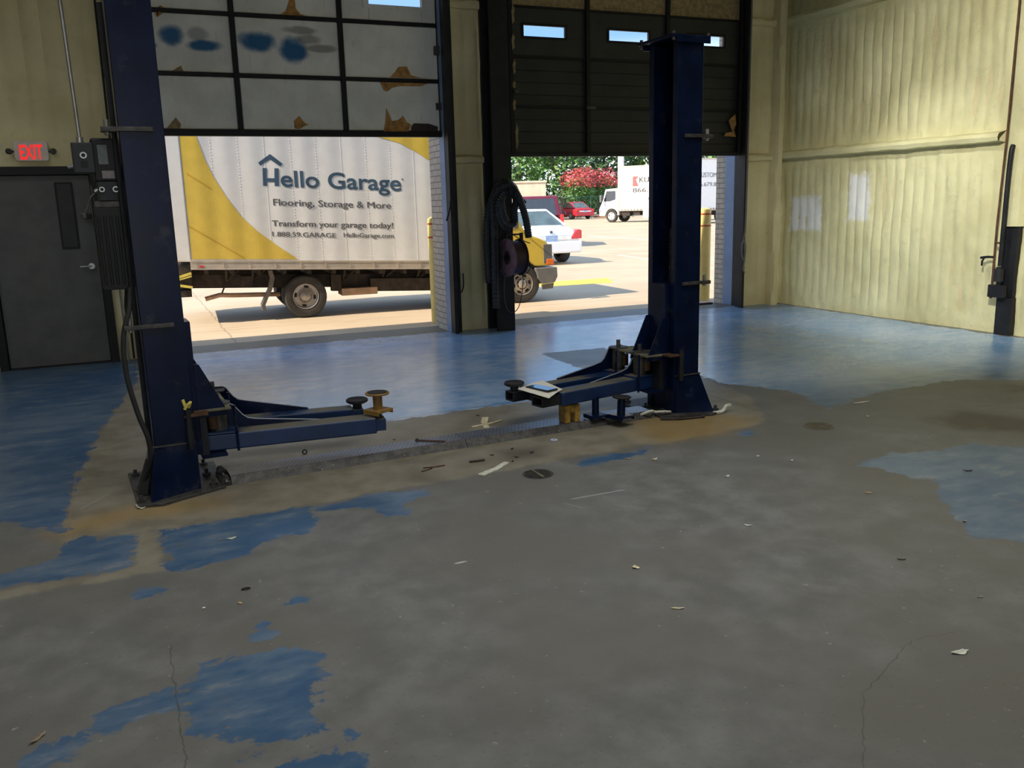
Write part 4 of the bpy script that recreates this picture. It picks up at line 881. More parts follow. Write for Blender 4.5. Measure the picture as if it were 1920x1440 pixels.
# ------------------------------------------------------------------ bollards
def bollard(x, y, h, r, lab):
    t = thing('bollard', lab, 'bollard', (x, y, -.006), 0, 'yellow bollards outside the bays')
    G().lathe([(r, 0), (r, h-.05), (r*.92, h-.02), (r*.6, h), (.001, h+.01)], (0, 0, 0), seg=28).build('post', 'bollard', t, smooth=True)
    for z in (h-.09, h-.27): G().ring((0, 0, z), (0, 0, 1), r+.002, r-.01, .022, 28).build('reflective_band', 'red', t, smooth=True)
    return t
bollard(3.86, 11.42, 1.44, .10, 'yellow bollard with red bands outside the left bay')
bollard(8.33, 11.47, 1.44, .10, 'yellow bollard with red bands outside the right bay')
tag(G().box(7.35, 8.10, 10.90, 10.97, 0, .025).build('threshold_strip', 'rust', bevel=.004), 'rusty threshold strip at the right end of the right bay', 'threshold')

# ------------------------------------------------------------------ outside: wheels and the near box truck
def wheel(name, c, r, w, parent, side=-1, dish=.02, slots=4, rim_mat='rim', out=(0, -1, 0)):
    """out: direction the visible face looks"""
    o = Vector(out); c = Vector(c)
    t = G().lathe([(r*.60, -w/2), (r*.93, -w/2), (r, -w*.36), (r, w*.36), (r*.93, w/2), (r*.72, w/2+.004), (r*.62, w/2-.004), (r*.60, w/2-.01)], c, o, 36, True).build(name, 'tyre', parent, smooth=True)
    rim = G().lathe([(r*.615, w/2-.012), (r*.60, w/2+.002), (r*.565, w/2), (r*.54, w/2-.035-dish), (r*.42, w/2-.04-dish), (r*.30, w/2-.02-dish), (r*.30, w/2-.055-dish), (r*.02, w/2-.056-dish)], c, o, 32, 'open').build('wheel_rim', rim_mat, t, smooth=True)
    G().lathe([(r*.24, w/2-.03-dish), (r*.24, w/2-.005-dish), (r*.17, w/2+.012-dish), (.001, w/2+.014-dish)], c, o, 16).build('wheel_hub', rim_mat, rim, smooth=True)
    a = o.orthogonal().normalized(); b = o.cross(a)
    g = G()
    for i in range(slots):
        th = 2*math.pi*(i+.4)/slots; d = a*math.cos(th)+b*math.sin(th); tt = o.cross(d)
        p = c+d*r*.45+o*(w/2-.033-dish)
        g.bar(p-tt*r*.10, p+tt*r*.10, r*.10, .012, o)
    g.build('rim_slots', 'black', rim)
    g = G()
    for i in range(8):
        th = 2*math.pi*i/8; d = a*math.cos(th)+b*math.sin(th); p = c+d*r*.27+o*(w/2-.03-dish); g.cyl(p, p+o*.03, r*.03, seg=6)
    g.build('lug_nuts', 'tan_metal', rim)
    return t

TX, TY = 2.35, 13.0
trk = thing('box_truck', 'white and yellow box truck with blue roof logo parked across the left bay', 'truck', (TX, TY, 0), -.06)
K = .0475
def T(g, shear=True):
    return g.tf(lambda p: Vector((p.x-TX, p.y-TY, p.z-(K*(p.x-.77) if shear else 0))))
G_ = G
T(G().box(.80, 4.95, .03+TY, 1.88+TY, .80, 2.92)).build('cargo_box', 'white_box', trk, bevel=.01)
def panel_y(u, z):
    t = (u-.828)/.36
    return .004-.0060*math.sin(math.pi*t)**2*(.8+.35*mnoise.noise(Vector((math.floor(t)*3.1, z*.9, 2))))
g = G(); us = np.linspace(.80, 4.95, 168); zs = np.linspace(.92, 2.90, 24); V = []
for z in zs:
    for u in us:
        V.append((u, TY+panel_y(u, z), z))
n, m = len(us), len(zs)
g.add(V, [(j*n+i, j*n+i+1, (j+1)*n+i+1, (j+1)*n+i) for j in range(m-1) for i in range(n-1)])
side = T(g).build('side_panel', 'white_box', trk, smooth=True)
g = G()
for i in range(12):
    for j in range(46 if i % 3 else 80):
        x = .828+.36*i; z = .95+1.93*j/(46 if i % 3 else 80)
        q = .006; y = TY+panel_y(x, z)-.001
        g.add([(x-q, y, z-q), (x+q, y, z-q), (x+q, y, z+q), (x-q, y, z+q), (x, y-.003, z)], [(0, 1, 4), (1, 2, 4), (2, 3, 4), (3, 0, 4)])
T(g).build('rivet_rows', 'white_box', side)['kind'] = 'stuff'
T(G().box(.58, .80, TY-.004, TY+1.9, .90, 2.92)).build('corner_post', 'white_box', trk, bevel=.02)
T(G().box(.48, .58, TY+.02, TY+.12, .85, 2.92).box(.50, .575, TY+.12, TY+1.8, 2.7, 2.9)).build('rear_frame', 'stone', trk, bevel=.01)
rail = T(G().box(.78, 4.95, TY-.018, TY+.02, .79, .925).box(.78, 4.95, TY-.024, TY, .895, .925).box(.78, 4.95, TY-.024, TY, .79, .81)).build('side_rail', 'alu', trk, bevel=.003)
g = G()
for i in range(12):
    x = .86+.36*i
    for z in (.835, .875): g.cyl((x, TY-.018, z), (x, TY-.028, z), .011, seg=8)
T(g).build('rail_bolts', 'alu', rail)
T(G().box(.895, .955, TY-.026, TY-.018, .78+.04, .85)).build('side_marker', 'red_lens', rail, bevel=.003)
def vinyl(pl, d, name, mat):
    import bmesh
    bm = bmesh.new(); bm.faces.new([bm.verts.new((u, 0, z)) for u, z in pl])
    x0 = min(p[0] for p in pl); x1 = max(p[0] for p in pl); x = x0+.03
    while x < x1:
        bmesh.ops.bisect_plane(bm, geom=bm.verts[:]+bm.edges[:]+bm.faces[:], plane_co=(x, 0, 0), plane_no=(1, 0, 0)); x += .045
    bm.verts.index_update(); g = G()
    z_ = lambda co: co.z+K*(co.x-.77)
    for off in (d, d-.0006):
        g.add([(v.co.x-TX, panel_y(v.co.x, z_(v.co))-off, v.co.z) for v in bm.verts], [tuple(v.index for v in f.verts) for f in bm.faces])
    bm.free(); return g.build(name, mat, side)
vinyl([(.80, 2.90), (.92, 2.90), (1.018, 2.616), (1.097, 2.317), (1.196, 2.065), (1.347, 1.777), (1.532, 1.493), (1.73, 1.29), (1.954, 1.105), (2.121, .974), (2.269, .868), (.805, .935)], .0032, 'yellow_graphic', 'vinyl')
vinyl([(3.05, 2.80), (3.586, 2.586), (3.869, 2.508), (4.129, 2.372), (4.393, 2.199), (4.72, 1.93), (4.95, 1.68), (4.95, 2.70)], .0032, 'yellow_graphic', 'vinyl')
vinyl([(.85, 2.122), (1.151, 1.908), (1.159, 1.875), (.851, 2.088)], .0044, 'amber_band', 'vinyl_dark')
vinyl([(.809, 1.409), (1.506, .937), (1.514, .905), (.81, 1.377)], .0044, 'amber_band', 'vinyl_dark')
vinyl([(1.987, 2.363), (1.815, 2.246), (1.842, 2.204), (1.981, 2.289), (2.115, 2.188), (2.149, 2.23)], .0032, 'roof_logo', 'slate')
vinyl([(1.868, 2.172), (1.928, 2.17), (1.917, 2.030), (2.022, 2.027), (2.032, 2.166), (2.09, 2.164), (2.078, 1.918), (2.016, 1.919), (2.021, 1.975), (1.916, 1.978), (1.915, 1.924), (1.857, 1.925)], .0032, 'letter_h', 'slate')
ts = lambda u, v, d: (u-TX, panel_y(u, v+K*(u-.77))-.0024-d*.2, v)
lettering('ello Garage', (2.105, 1.912), (3.863, 1.814), .250, ts, 'slate', side, bold=.020, space=1.0)
lettering('Flooring, Storage & More', (1.977, 1.649), (3.685, 1.556), .098, ts, 'grey_text', side, bold=.0, dup=.006)
lettering('Transform your garage today!', (1.936, 1.357), (3.703, 1.265), .088, ts, 'grey_text', side, bold=.0, dup=.006)
lettering('1.888.59.GARAGE', (1.930, 1.213), (2.835, 1.158), .070, ts, 'grey_text', side, bold=.0, dup=.004)
lettering('HelloGarage.com', (2.955, 1.160), (3.703, 1.120), .070, ts, 'grey_text', side, bold=.0, dup=.004)
G().ring((3.882-TX, panel_y(3.882, 2.1)-.002, 1.985), (0, 1, 0), .013, .009, .003, 16).build('mark_ring', 'grey_text', side)
T(G().box(.75, 5.6, TY+.35, TY+.42, .50, .70).box(.75, 5.6, TY+1.4, TY+1.47, .50, .70)).build('chassis_rail', 'under', trk, bevel=.004)
g = G()
for i in range(12): g.box(.95+i*.36, 1.01+i*.36, TY+.05, TY+1.85, .72, .80)
g.box(.8, 4.9, TY+.1, TY+1.8, .78, .80)
T(g).build('cross_members', 'under', trk)
for x in (1.25, 1.62, 2.95, 3.55, 4.1):
    T(G().bar((x, TY+.06, .78), (x, TY+.33, .60), .03, .03).bar((x+.16, TY+.06, .78), (x, TY+.33, .60), .02, .02)).build('outrigger', 'under', trk)
for bx in ((1.45, 1.62, TY+.25, TY+.34, .52, .68), (3.35, 4.9, TY+.2, TY+.34, .44, .64), (2.75, 2.9, TY+.2, TY+.3, .45, .7)):
    T(G().box(*bx)).build('chassis_box', 'under', trk, bevel=.004)
T(G().cyl((2.345, TY+.2, .34), (2.345, TY+1.75, .34), .09, seg=14).lathe([(.06, -.16), (.16, -.08), (.16, .08), (.06, .16)], (2.345, TY+.95, .34), (0, 1, 0), 16), False).build('rear_axle', 'under', trk, smooth=True)
T(G().tube([(.935, TY+.3, .337), (1.144, TY+.3, .385), (1.30, TY+.3, .372), (2.0, TY+.32, .345)], .034, 12), False).build('exhaust_pipe', 'tan_metal', trk, smooth=True)
T(G().bar((1.16, TY+.3, .38), (1.24, TY+.33, .55), .012, .02), False).build('pipe_hanger', 'under', trk)
T(G().box(2.90, 3.45, TY+.18, TY+.55, .275, .385), False).build('fuel_tank', 'tan_metal', trk, bevel=.01)
g = G(); V = []
fl_ = [(1.86, .72, 0), (1.885, .60, .0), (1.84, .44, -.01), (1.77, .32, -.03), (1.72, .22, -.05), (1.73, .14, -.06)]
for (x, z, dy) in fl_:
    for (a, b) in ((-.035, .0), (.06, .03), (.06, .22), (-.035, .20)): V.append((x+a*.6, TY+.08+dy+b, z+b*.02))
g.add(V, [(i*4+j, i*4+(j+1) % 4, (i+1)*4+(j+1) % 4, (i+1)*4+j) for i in range(5) for j in range(4)]+[(0, 1, 2, 3), (20, 21, 22, 23)])
T(g, False).build('mud_flap', 'flap', trk, smooth=True)
T(G().box(.52, .79, TY+.02, TY+1.88, .70, .86).box(.56, .77, TY+.05, TY+1.85, .53, .68).box(.60, .76, TY+.08, TY+1.8, .40, .50), False).build('step_bumper', 'under', trk, bevel=.006)
T(G().bar((.50, TY+.02, .66), (.78, TY+.0, .74), .02, .035).bar((.50, TY+.02, .60), (.78, TY+.0, .54), .02, .035).bar((.55, TY, .64), (.78, TY-.01, .70), .015, .02), False).build('yellow_strap', 'yellow_tape', trk)
for (x, yy, ax, dsh, r_) in ((2.345, .145, (0, -1, 0), .05, .312), (2.345, .40, (0, -1, 0), 0, .312), (2.345, 1.755, (0, 1, 0), .05, .312), (2.345, 1.50, (0, 1, 0), 0, .312), (5.80, .155, (0, -1, 0), .01, .30), (5.80, 1.745, (0, 1, 0), .01, .30)):
    wheel('wheel', (x-TX, yy, r_), r_, .20, trk, dish=dsh, slots=4 if x < 3 else 6, out=ax)
arch = [(5.80+.365*math.cos(math.radians(a)), .30+.365*math.sin(math.radians(a))) for a in range(42, 166, 8)]
cabp = [(4.98, .40), (4.98, 1.84), (5.12, 1.90), (5.40, 1.88), (5.47, 1.82), (5.90, 1.09), (6.10, 1.03), (6.24, .96), (6.30, .86), (6.32, .58), (6.08, .57)]+arch[1:]+[(5.44, .40)]
cab = G().prism(cabp, 'y', .08, 1.82).tf(lambda p: Vector((p.x-TX, p.y, p.z))).build('cab_body', 'vinyl', trk, bevel=.02)
G().prism([(5.06, 1.20), (5.06, 1.76), (5.36, 1.76), (5.70, 1.20)], 'y', .072, .082).tf(lambda p: Vector((p.x-TX, p.y, p.z))).build('side_window', 'dark_glass', cab)
G().hexa([(5.50-TX, .2, 1.775), (5.50-TX, 1.7, 1.775), (5.875-TX, 1.75, 1.14), (5.875-TX, .15, 1.14)], [(5.51-TX, .2, 1.785), (5.51-TX, 1.7, 1.785), (5.885-TX, 1.75, 1.15), (5.885-TX, .15, 1.15)]).build('windscreen', 'car_glass', cab)
G().box(6.25-TX, 6.345-TX, .10, 1.80, .60, .90).box(6.18-TX, 6.33-TX, .07, .14, .62, .92).build('grille', 'grey_plastic', cab, bevel=.008)
G().box(6.23-TX, 6.36-TX, .065, .20, .585, .685).build('turn_lamp', 'orange', cab, bevel=.01)
G().box(6.28-TX, 6.36-TX, .22, .5, .68, .84).box(6.28-TX, 6.36-TX, 1.4, 1.68, .68, .84).build('headlamp', 'clear', cab, bevel=.01)
G().prism([(6.02, .55), (6.40, .55), (6.41, .40), (6.36, .30), (6.14, .28), (6.06, .38)], 'y', .03, 1.87).tf(lambda p: Vector((p.x-TX, p.y, p.z))).build('front_bumper', 'grey_plastic', trk, bevel=.015)
G().hexa([(6.16-TX, .08, .19), (6.34-TX, .08, .20), (6.34-TX, .10, .20), (6.16-TX, .10, .19)], [(6.14-TX, .08, .27), (6.36-TX, .08, .29), (6.36-TX, .10, .29), (6.14-TX, .10, .27)]).build('air_dam', 'grey_plastic', trk)
G().prism([(5.80+.35*math.cos(math.radians(a)), .31+.35*math.sin(math.radians(a))) for a in range(0, 181, 12)]+[(5.45, .2), (6.15, .2)], 'y', .30, 1.6).tf(lambda p: Vector((p.x-TX, p.y, p.z))).build('wheel_well', 'black', trk)
mr = G().bar((5.62-TX, .08, 1.30), (5.62-TX, -.10, 1.32), .02, .02).box(5.58-TX, 5.66-TX, -.20, -.08, 1.20, 1.46).build('wing_mirror', 'grey_plastic', cab, bevel=.01)

# ------------------------------------------------------------------ cars
def car(name, label, loc, rz, L, Wd, H, paint, kind):
    t = thing(name, label, 'car', loc, rz); h = L/2; w = Wd/2
    if kind == 'sedan':
        st = [(-h, .42, .66, .78, .70, .80, .74), (-h+.05, .30, .70, .93, .74, .87, .76), (-h+.35, .26, .78, .99, .78, .90, .78), (-h+1.0, .24, .82, 1.00, .80, .91, .80), (-.2, .24, .82, .98, .80, .915, .82),
              (h-1.6, .24, .80, .96, .80, .91, .80), (h-.8, .25, .74, .88, .78, .89, .74), (h-.2, .30, .64, .76, .74, .84, .66), (h, .40, .56, .64, .64, .72, .58)]
        cb, ct, zb, zt = (-h+.62, h-1.55), (-h+1.42, h-2.55), .97, H
        wb_, wt_ = .84, .60
    else:
        st = [(-h, .50, .90, 1.10, .76, .84, .80), (-h+.06, .42, .95, 1.12, .80, .92, .86), (-h+.8, .36, .95, 1.12, .82, .94, .88), (0, .36, .95, 1.12, .82, .945, .88), (h-1.5, .36, .95, 1.10, .82, .94, .86), (h-.4, .40, .85, 1.02, .80, .90, .80), (h, .50, .75, .90, .74, .82, .72)]
        cb, ct, zb, zt = (-h+.02, h-1.45), (-h+.28, h-2.3), 1.10, H
        wb_, wt_ = .88, .72
    k = w/.915
    g = G(); V = []; m = 10
    for (y, a, b, c, w0, w1, w2) in st:
        hs = [(w0, a), (w1, a+.12), (w1, b), (w2, c)]
        ring = [(x*k, z) for x, z in hs]+[(0, c+.015)]+[(-x*k, z) for x, z in hs[::-1]]+[(0, a)]
        V += [(x, y, z) for x, z in ring]
    m = 10; n = len(st)
    g.add(V, [(i*m+j, i*m+(j+1) % m, (i+1)*m+(j+1) % m, (i+1)*m+j) for i in range(n-1) for j in range(m)]+[tuple(range(m)), tuple(range((n-1)*m, n*m))])
    body = g.build('body', paint, t, smooth=True)
    md = body.modifiers.new('s', 'SUBSURF'); md.levels = 1; md.render_levels = 1
    wb_, wt_ = wb_*k, wt_*k
    B = [Vector((-wb_, cb[0], zb)), Vector((wb_, cb[0], zb)), Vector((wb_, cb[1], zb)), Vector((-wb_, cb[1], zb))]
    Tt = [Vector((-wt_, ct[0], zt)), Vector((wt_, ct[0], zt)), Vector((wt_, ct[1], zt)), Vector((-wt_, ct[1], zt))]
    cabin = G().hexa(B, Tt).build('cabin', paint, t, bevel=.06, seg=3, smooth=True)
    def pane(a, b, c, d, nm, s0=.1, s1=.08, lo=.08, hi=.12, split=0):
        n_ = (b-a).cross(d-a).normalized(); cen = (a+b+c+d)/4
        if n_.dot(cen-(B[0]+B[2]+Tt[0]+Tt[2])/4) < 0: n_ = -n_
        def P(u, v): return (a*(1-u)+b*u)*(1-v)+(d*(1-u)+c*u)*v
        spans = [(s0, 1-s1)] if not split else [(s0, .49), (.53, 1-s1)]
        for (u0, u1) in spans:
            q = [P(u0, lo), P(u1, lo), P(u1, 1-hi), P(u0, 1-hi)]
            G().hexa([p-n_*.01 for p in q], [p+n_*.006 for p in q]).build(nm, 'car_glass' if kind == 'sedan' else 'dark_glass', cabin)
    pane(B[0], B[1], Tt[1], Tt[0], 'rear_window', .09, .09, .06, .13)
    pane(B[2], B[3], Tt[3], Tt[2], 'windscreen', .08, .08)
    pane(B[1], B[2], Tt[2], Tt[1], 'side_window', .1, .1, split=1); pane(B[3], B[0], Tt[0], Tt[3], 'side_window', .1, .1, split=1)
    r_ = .33 if kind == 'sedan' else .37
    for sx_ in (-1, 1):
        for y in (-h+1.02, h-.95):
            wheel('wheel', (sx_*(w-.10), y, r_), r_, .22, t, out=(sx_, 0, 0), slots=5)
        zz = .10
        g = G().prism([(sx_*.56*k, .645), (sx_*.885*k, .655), (sx_*.885*k, .86), (sx_*.80*k, .89), (sx_*.70*k, .84)] if kind == 'sedan' else [(sx_*.80*k, .85), (sx_*.93*k, .85), (sx_*.92*k, 1.15), (sx_*.80*k, 1.15)], 'y', -h-.012, -h+.22)
        g.build('tail_lamp', 'red_lens', t, bevel=.012)
        G().box(sx_*.5*k-.14, sx_*.5*k+.14, h-.12, h-.02, .56, .68).build('headlamp', 'clear', t, bevel=.02)
        G().box(min(sx_*(w-.02), sx_*(w+.16)), max(sx_*(w-.02), sx_*(w+.16)), h-1.85, h-1.72, zb-.02, zb+.13).build('wing_mirror', paint, t, bevel=.03)
    G().hexa([(-.86*k, -h-.06, .30), (.86*k, -h-.06, .30), (.86*k, -h+.3, .28), (-.86*k, -h+.3, .28)], [(-.88*k, -h-.05, .60), (.88*k, -h-.05, .60), (.88*k, -h+.3, .62), (-.88*k, -h+.3, .62)]).build('rear_bumper', paint if kind == 'sedan' else 'grey_plastic', t, bevel=.04, seg=3)
    if kind == 'sedan':
        G().box(-.58*k, .58*k, -h-.015, -h+.05, .635, .745).build('rear_trim', 'chrome', t, bevel=.006)
        G().cyl((0, -h-.01, .84), (0, -h+.05, .84), .035, seg=16).build('boot_badge', 'slate', t)
    G().box(-.17, .17, -h-.028, -h-.012, .60, .755).build('licence_plate', 'plate', t, bevel=.004)
    return t
car('sedan', 'white sedan with red tail lamps seen from behind beyond the yellow truck', (9.90, 22.70, -.006), 0, 5.2, 1.80, 1.41, 'white_car', 'sedan')
car('suv', 'maroon SUV with tinted rear window parked beyond the white sedan', (14.25, 30.2, -.006), -.45, 4.8, 1.95, 1.80, 'maroon', 'suv')
car('sedan', 'bright red sedan parked far off by the blossoming bushes', (36.8, 70.4, -.006), .02, 4.7, 1.85, 1.50, 'red_car', 'sedan')

# ------------------------------------------------------------------ distant box trucks
def far_truck(label, loc, rz, L, H, fs, zline, capk, first):
    t = thing('box_truck', label, 'truck', loc, rz)
    G().box(1.75, L, 0, 2.4, .85, H).build('cargo_box', 'white_box', t, bevel=.02)
    G().box(1.72, L+.02, -.03, .0, .80, .95).box(1.70, 1.78, -.02, 2.42, .85, H+.02).box(1.72, L, -.03, .02, H-.08, H+.02).build('box_trim', 'alu', t)
    g = G()
    for i in range(int((L-1.9)/.25)): g.cyl((1.95+i*.25, -.03, .875), (1.95+i*.25, -.045, .875), .035, seg=6)
    g.build('rail_bolts', 'under', t)
    cab = G().prism([(0, .45), (.02, 1.0), (.30, 1.55), (.52, 2.35), (1.62, 2.42), (1.62, .5), (1.45, .5)]+[(1.02+.5*math.cos(math.radians(a)), .48+.5*math.sin(math.radians(a))) for a in range(15, 180, 15)]+[(.45, .45)], 'y', .1, 2.2).build('cab_body', 'white_car', t, bevel=.05)
    G().prism([(.42, 1.5), (.62, 2.22), (1.35, 2.22), (1.35, 1.62), (.9, 1.5)], 'y', .085, .11).build('side_window', 'dark_glass', cab)
    G().hexa([(.30, .3, 1.58), (.50, .3, 2.28), (.50, 2.0, 2.28), (.30, 2.0, 1.58)], [(.285, .3, 1.58), (.485, .3, 2.28), (.485, 2.0, 2.28), (.285, 2.0, 1.58)]).build('windscreen', 'dark_glass', cab)
    G().box(.05, .09, .02, .25, .7, .95).build('headlamp', 'clear', cab, bevel=.01)
    G().bar((.45, .1, 1.7), (.35, -.22, 1.75), .03, .03).box(.28, .40, -.32, -.12, 1.45, 1.95).build('wing_mirror', 'grey_plastic', cab, bevel=.02)
    G().box(1.6, L-.3, .35, .5, .5, .85).box(1.6, L-.3, 1.8, 1.95, .5, .85).box(1.9, 2.5, .1, .5, .45, .8).box(2.8, 3.3, .12, .5, .5, .75).build('chassis', 'under', t)
    for (x, y, o) in ((1.02, .22, -1), (1.02, 2.1, 1), (L-1.5, .25, -1), (L-1.5, 2.1, 1)):
        wheel('wheel', (x, y, .45), .45, .26, t, out=(0, o, 0), rim_mat='white_box')
    f = lambda u, v, d: (u, -.002-d, v)
    x0, kx = fs
    G().prism([(x0, zline+.12*capk), (x0+.30*kx, zline+.12*capk), (x0+.17*kx, zline-.12*capk), (x0+.30*kx, zline-.55*capk), (x0, zline-.55*capk)], 'y', -.006, -.002).build('logo_mark', 'red_text', t)
    lettering('KUSTOM', (x0+.33*kx, zline-.30*capk), (x0+1.82*kx, zline-.30*capk), .38*capk, f, 'grey_text' if first else 'pale_text', t, bold=.0, dup=.035)
    lettering('866.679.8', (x0, zline-.98*capk), (x0+1.80*kx, zline-.98*capk), .32*capk, f, 'grey_text' if first else 'pale_text', t, bold=.0, dup=.03)
    return t
def polar(az, d, z=0):
    a = math.radians(az); return (math.sin(a)*d, math.cos(a)*d, z)
def cornerloc(P, rz, lx): return (P[0]-math.cos(rz)*lx, P[1]-math.sin(rz)*lx, -.006)
az = math.radians(30.64); l_ = Vector((math.cos(az), -math.sin(az))); v_ = Vector((math.sin(az), math.cos(az)))
al = l_*math.cos(math.radians(28))-v_*math.sin(math.radians(28)); rz1 = math.atan2(al.y, al.x)
far_truck('white box truck lit by sun, cab turned left beside the red bushes', cornerloc(polar(30.64, 64), rz1, 1.75), rz1, 6.8, 3.9, (2.78, 1.55), 3.05, 1.0, True)
az = math.radians(35.5); l_ = Vector((math.cos(az), -math.sin(az))); v_ = Vector((math.sin(az), math.cos(az)))
al = l_*math.cos(math.radians(48))+v_*math.sin(math.radians(48)); rz2 = math.atan2(al.y, al.x)
far_truck('shaded white box truck just left of the right bay jamb', cornerloc(polar(35.0, 55), rz2, 1.75), rz2, 6.4, 3.95, (2.15, 1.12), 3.05, .80, False)

# ------------------------------------------------------------------ trees, bushes, far things
def leafcloud(n, c, rad, size, seed, squash=.35, low=-1.0):
    R = random.Random(seed); g = G()
    for i in range(n):
        while True:
            d = Vector((R.uniform(-1, 1), R.uniform(-1, 1), R.uniform(low, 1)))
            if .2 < d.length < 1: break
        d *= 1+.28*mnoise.noise(d*2.2+Vector((seed, 0, 0)))
        p = Vector((c[0]+d.x*rad[0], c[1]+d.y*rad[1], c[2]+d.z*rad[2]))
        a = Vector((R.uniform(-1, 1), R.uniform(-1, 1), R.uniform(-1, 1))).normalized(); b = a.orthogonal().normalized()*R.uniform(.4, .7); s = size*R.uniform(.6, 1.3)
        g.add([p-a*s, p+b*s*.6, p+a*s, p-b*s*.6], [(0, 1, 2, 3)])
    return g
def tree(name, label, az, d, th, cz, rad, mat, seed, n=1700, cat='tree', core='leaf_dark', off=0):
    t = thing(name, label, cat, polar(az, d, -.006), 0)
    R = random.Random(seed); g = G().cyl((0, 0, 0), (0, 0, th), rad[0]*.075, rad[0]*.05, 10)
    for i in range(5):
        a = R.uniform(0, 6.28); g.cyl((0, 0, th*.9), (math.cos(a)*rad[0]*.5+off, math.sin(a)*rad[1]*.5, cz+R.uniform(-.2, .5)*rad[2]), rad[0]*.04, rad[0]*.012, 8)
    g.build('trunk', 'bark', t, smooth=True)
    cr = leafcloud(n, (off, 0, cz), rad, rad[0]*.085+.05, seed).build('crown', mat, t)
    return t
for a in (
    ('leafy_tree', 'green tree with forked trunk between the tan building and red bushes', 27.05, 90, 3.4, 7.6, (4.6, 4.6, 4.4), 'leaf', 3, 2600, 'tree', 'leaf_dark', -1.2),
    ('leafy_tree', 'green tree behind the tan building at the left edge of the right bay', 23.9, 100, 3, 6.8, (4.6, 4.6, 4.6), 'leaf', 5, 2200),
    ('leafy_tree', 'dense dark tree rising behind the red blossoming bushes', 29.4, 104, 3, 7.2, (5.6, 5.6, 5.6), 'leaf_dark', 8, 2600),
    ('leafy_tree', 'lime green tree above the sunlit white box truck', 32.6, 106, 3, 7.6, (4.4, 4.4, 4.6), 'leaf_lime', 11, 2200),
    ('leafy_tree', 'green tree above the shaded white box truck', 36.3, 92, 3, 6.6, (4.8, 4.8, 4.6), 'leaf', 13, 2200)):
    tree(*a)
def bush(label, az, d, rad, cz, seed):
    t = thing('flowering_bush', label, 'bush', polar(az, d, -.006), 0, 'coral flowering bushes'); R = random.Random(seed)
    g = G()
    for i in range(7):
        a = 6.28*i/7; g.cyl((math.cos(a)*.15, math.sin(a)*.15, 0), (math.cos(a)*rad[0]*.7, math.sin(a)*rad[1]*.7, cz), .05, .02, 6)
    g.build('stems', 'bark', t)
    leafcloud(1500, (0, 0, cz-.5), (rad[0], rad[1], rad[2]*.9), .17, seed).build('foliage', 'leaf', t)
    leafcloud(1300, (0, 0, cz+.25), (rad[0]*1.05, rad[1]*1.05, rad[2]), .16, seed+1, low=-.25).build('blossoms', 'bloom', t)
bush('coral blossoming bush behind the red sedan', 28.05, 86, (1.7, 1.7, 1.5), 3.0, 21)
bush('coral blossoming bush beside the cab of the white truck', 29.55, 88, (1.7, 1.7, 1.45), 3.0, 23)
h_ = thing('hedge', 'long dark green hedge closing the far end of the lot', 'hedge', polar(29, 122, -.006), -math.radians(29))
leafcloud(5200, (0, 0, 1.8), (34, 2.5, 3.0), .55, 31).build('hedge_foliage', 'hedge', h_)
G().box(-34, 34, 0, 2, 0, 2.2).build('hedge_core', 'hedge', h_)
b_ = thing('block_building', 'low tan block building behind the maroon SUV', 'building', polar(22.6, 76, -.006), -math.radians(24))
G().box(-8, 4.4, 0, 6, 0, 3.2).build('wall', 'stucco', b_, bevel=.02)
G().box(-8.1, 4.5, -.08, 6.1, 3.2, 3.36).build('coping', 'stucco', b_, bevel=.02)
fe = thing('chain_link_fence', 'green chain link fence in front of the blossoming bushes', 'fence', polar(27.0, 83, -.006), -math.radians(29))
for i in range(6): G().cyl((i*1.3, 0, 0), (i*1.3, 0, 2.0), .035, seg=8).build('post', 'fence', fe)
g = G().cyl((0, 0, 1.95), (6.5, 0, 1.95), .025, seg=6).cyl((0, 0, .1), (6.5, 0, .1), .02, seg=6)
for i in range(44):
    x = i*.3-6.5*.3; g.bar((max(0, x), 0, .1+max(0, -x)), (min(6.5, x+1.85), 0, 1.95-max(0, x+1.85-6.5)), .012, .012, (0, 1, 0)) if x > -1.8 and x < 6.4 else None
    if -1.8 < x < 6.4: g.bar((max(0, x), 0, 1.95-max(0, -x)), (min(6.5, x+1.85), 0, .1+max(0, x+1.85-6.5)), .012, .012, (0, 1, 0))
g.build('mesh_wire', 'fence', fe)
sg = thing('lot_sign', 'small ochre sign on posts right of the tan building', 'sign', polar(26.25, 80, -.006), -math.radians(26))
G().box(-.55, .55, -.03, .03, 1.55, 2.15).build('sign_board', 'sign_yellow', sg, bevel=.01)
G().cyl((-.45, 0, 0), (-.45, 0, 2.15), .05, seg=8).cyl((.45, 0, 0), (.45, 0, 2.15), .05, seg=8).build('sign_posts', 'bark', sg)
po = thing('light_pole', 'tall white pole behind the sunlit box truck', 'pole', polar(30.72, 78, -.006))
G().cyl((0, 0, 0), (0, 0, 11), .30, .22, 14).build('pole_shaft', 'white_box', po, smooth=True)
G().bar((0, 0, 11), (1.4, 0, 11.2), .1, .1).box(1.2, 1.9, -.15, .15, 11.1, 11.25).build('lamp_head', 'grey_plastic', po)
g = leafcloud(900, (0, 0, .1), (1.3, 1.0, .22), .10, 41, low=0); ml = g.build('mulch_bed', 'soil'); ml.location = polar(29.75, 79, 0); ml['kind'] = 'stuff'
tag(ml, 'orange mulch bed beside the red sedan', 'mulch')
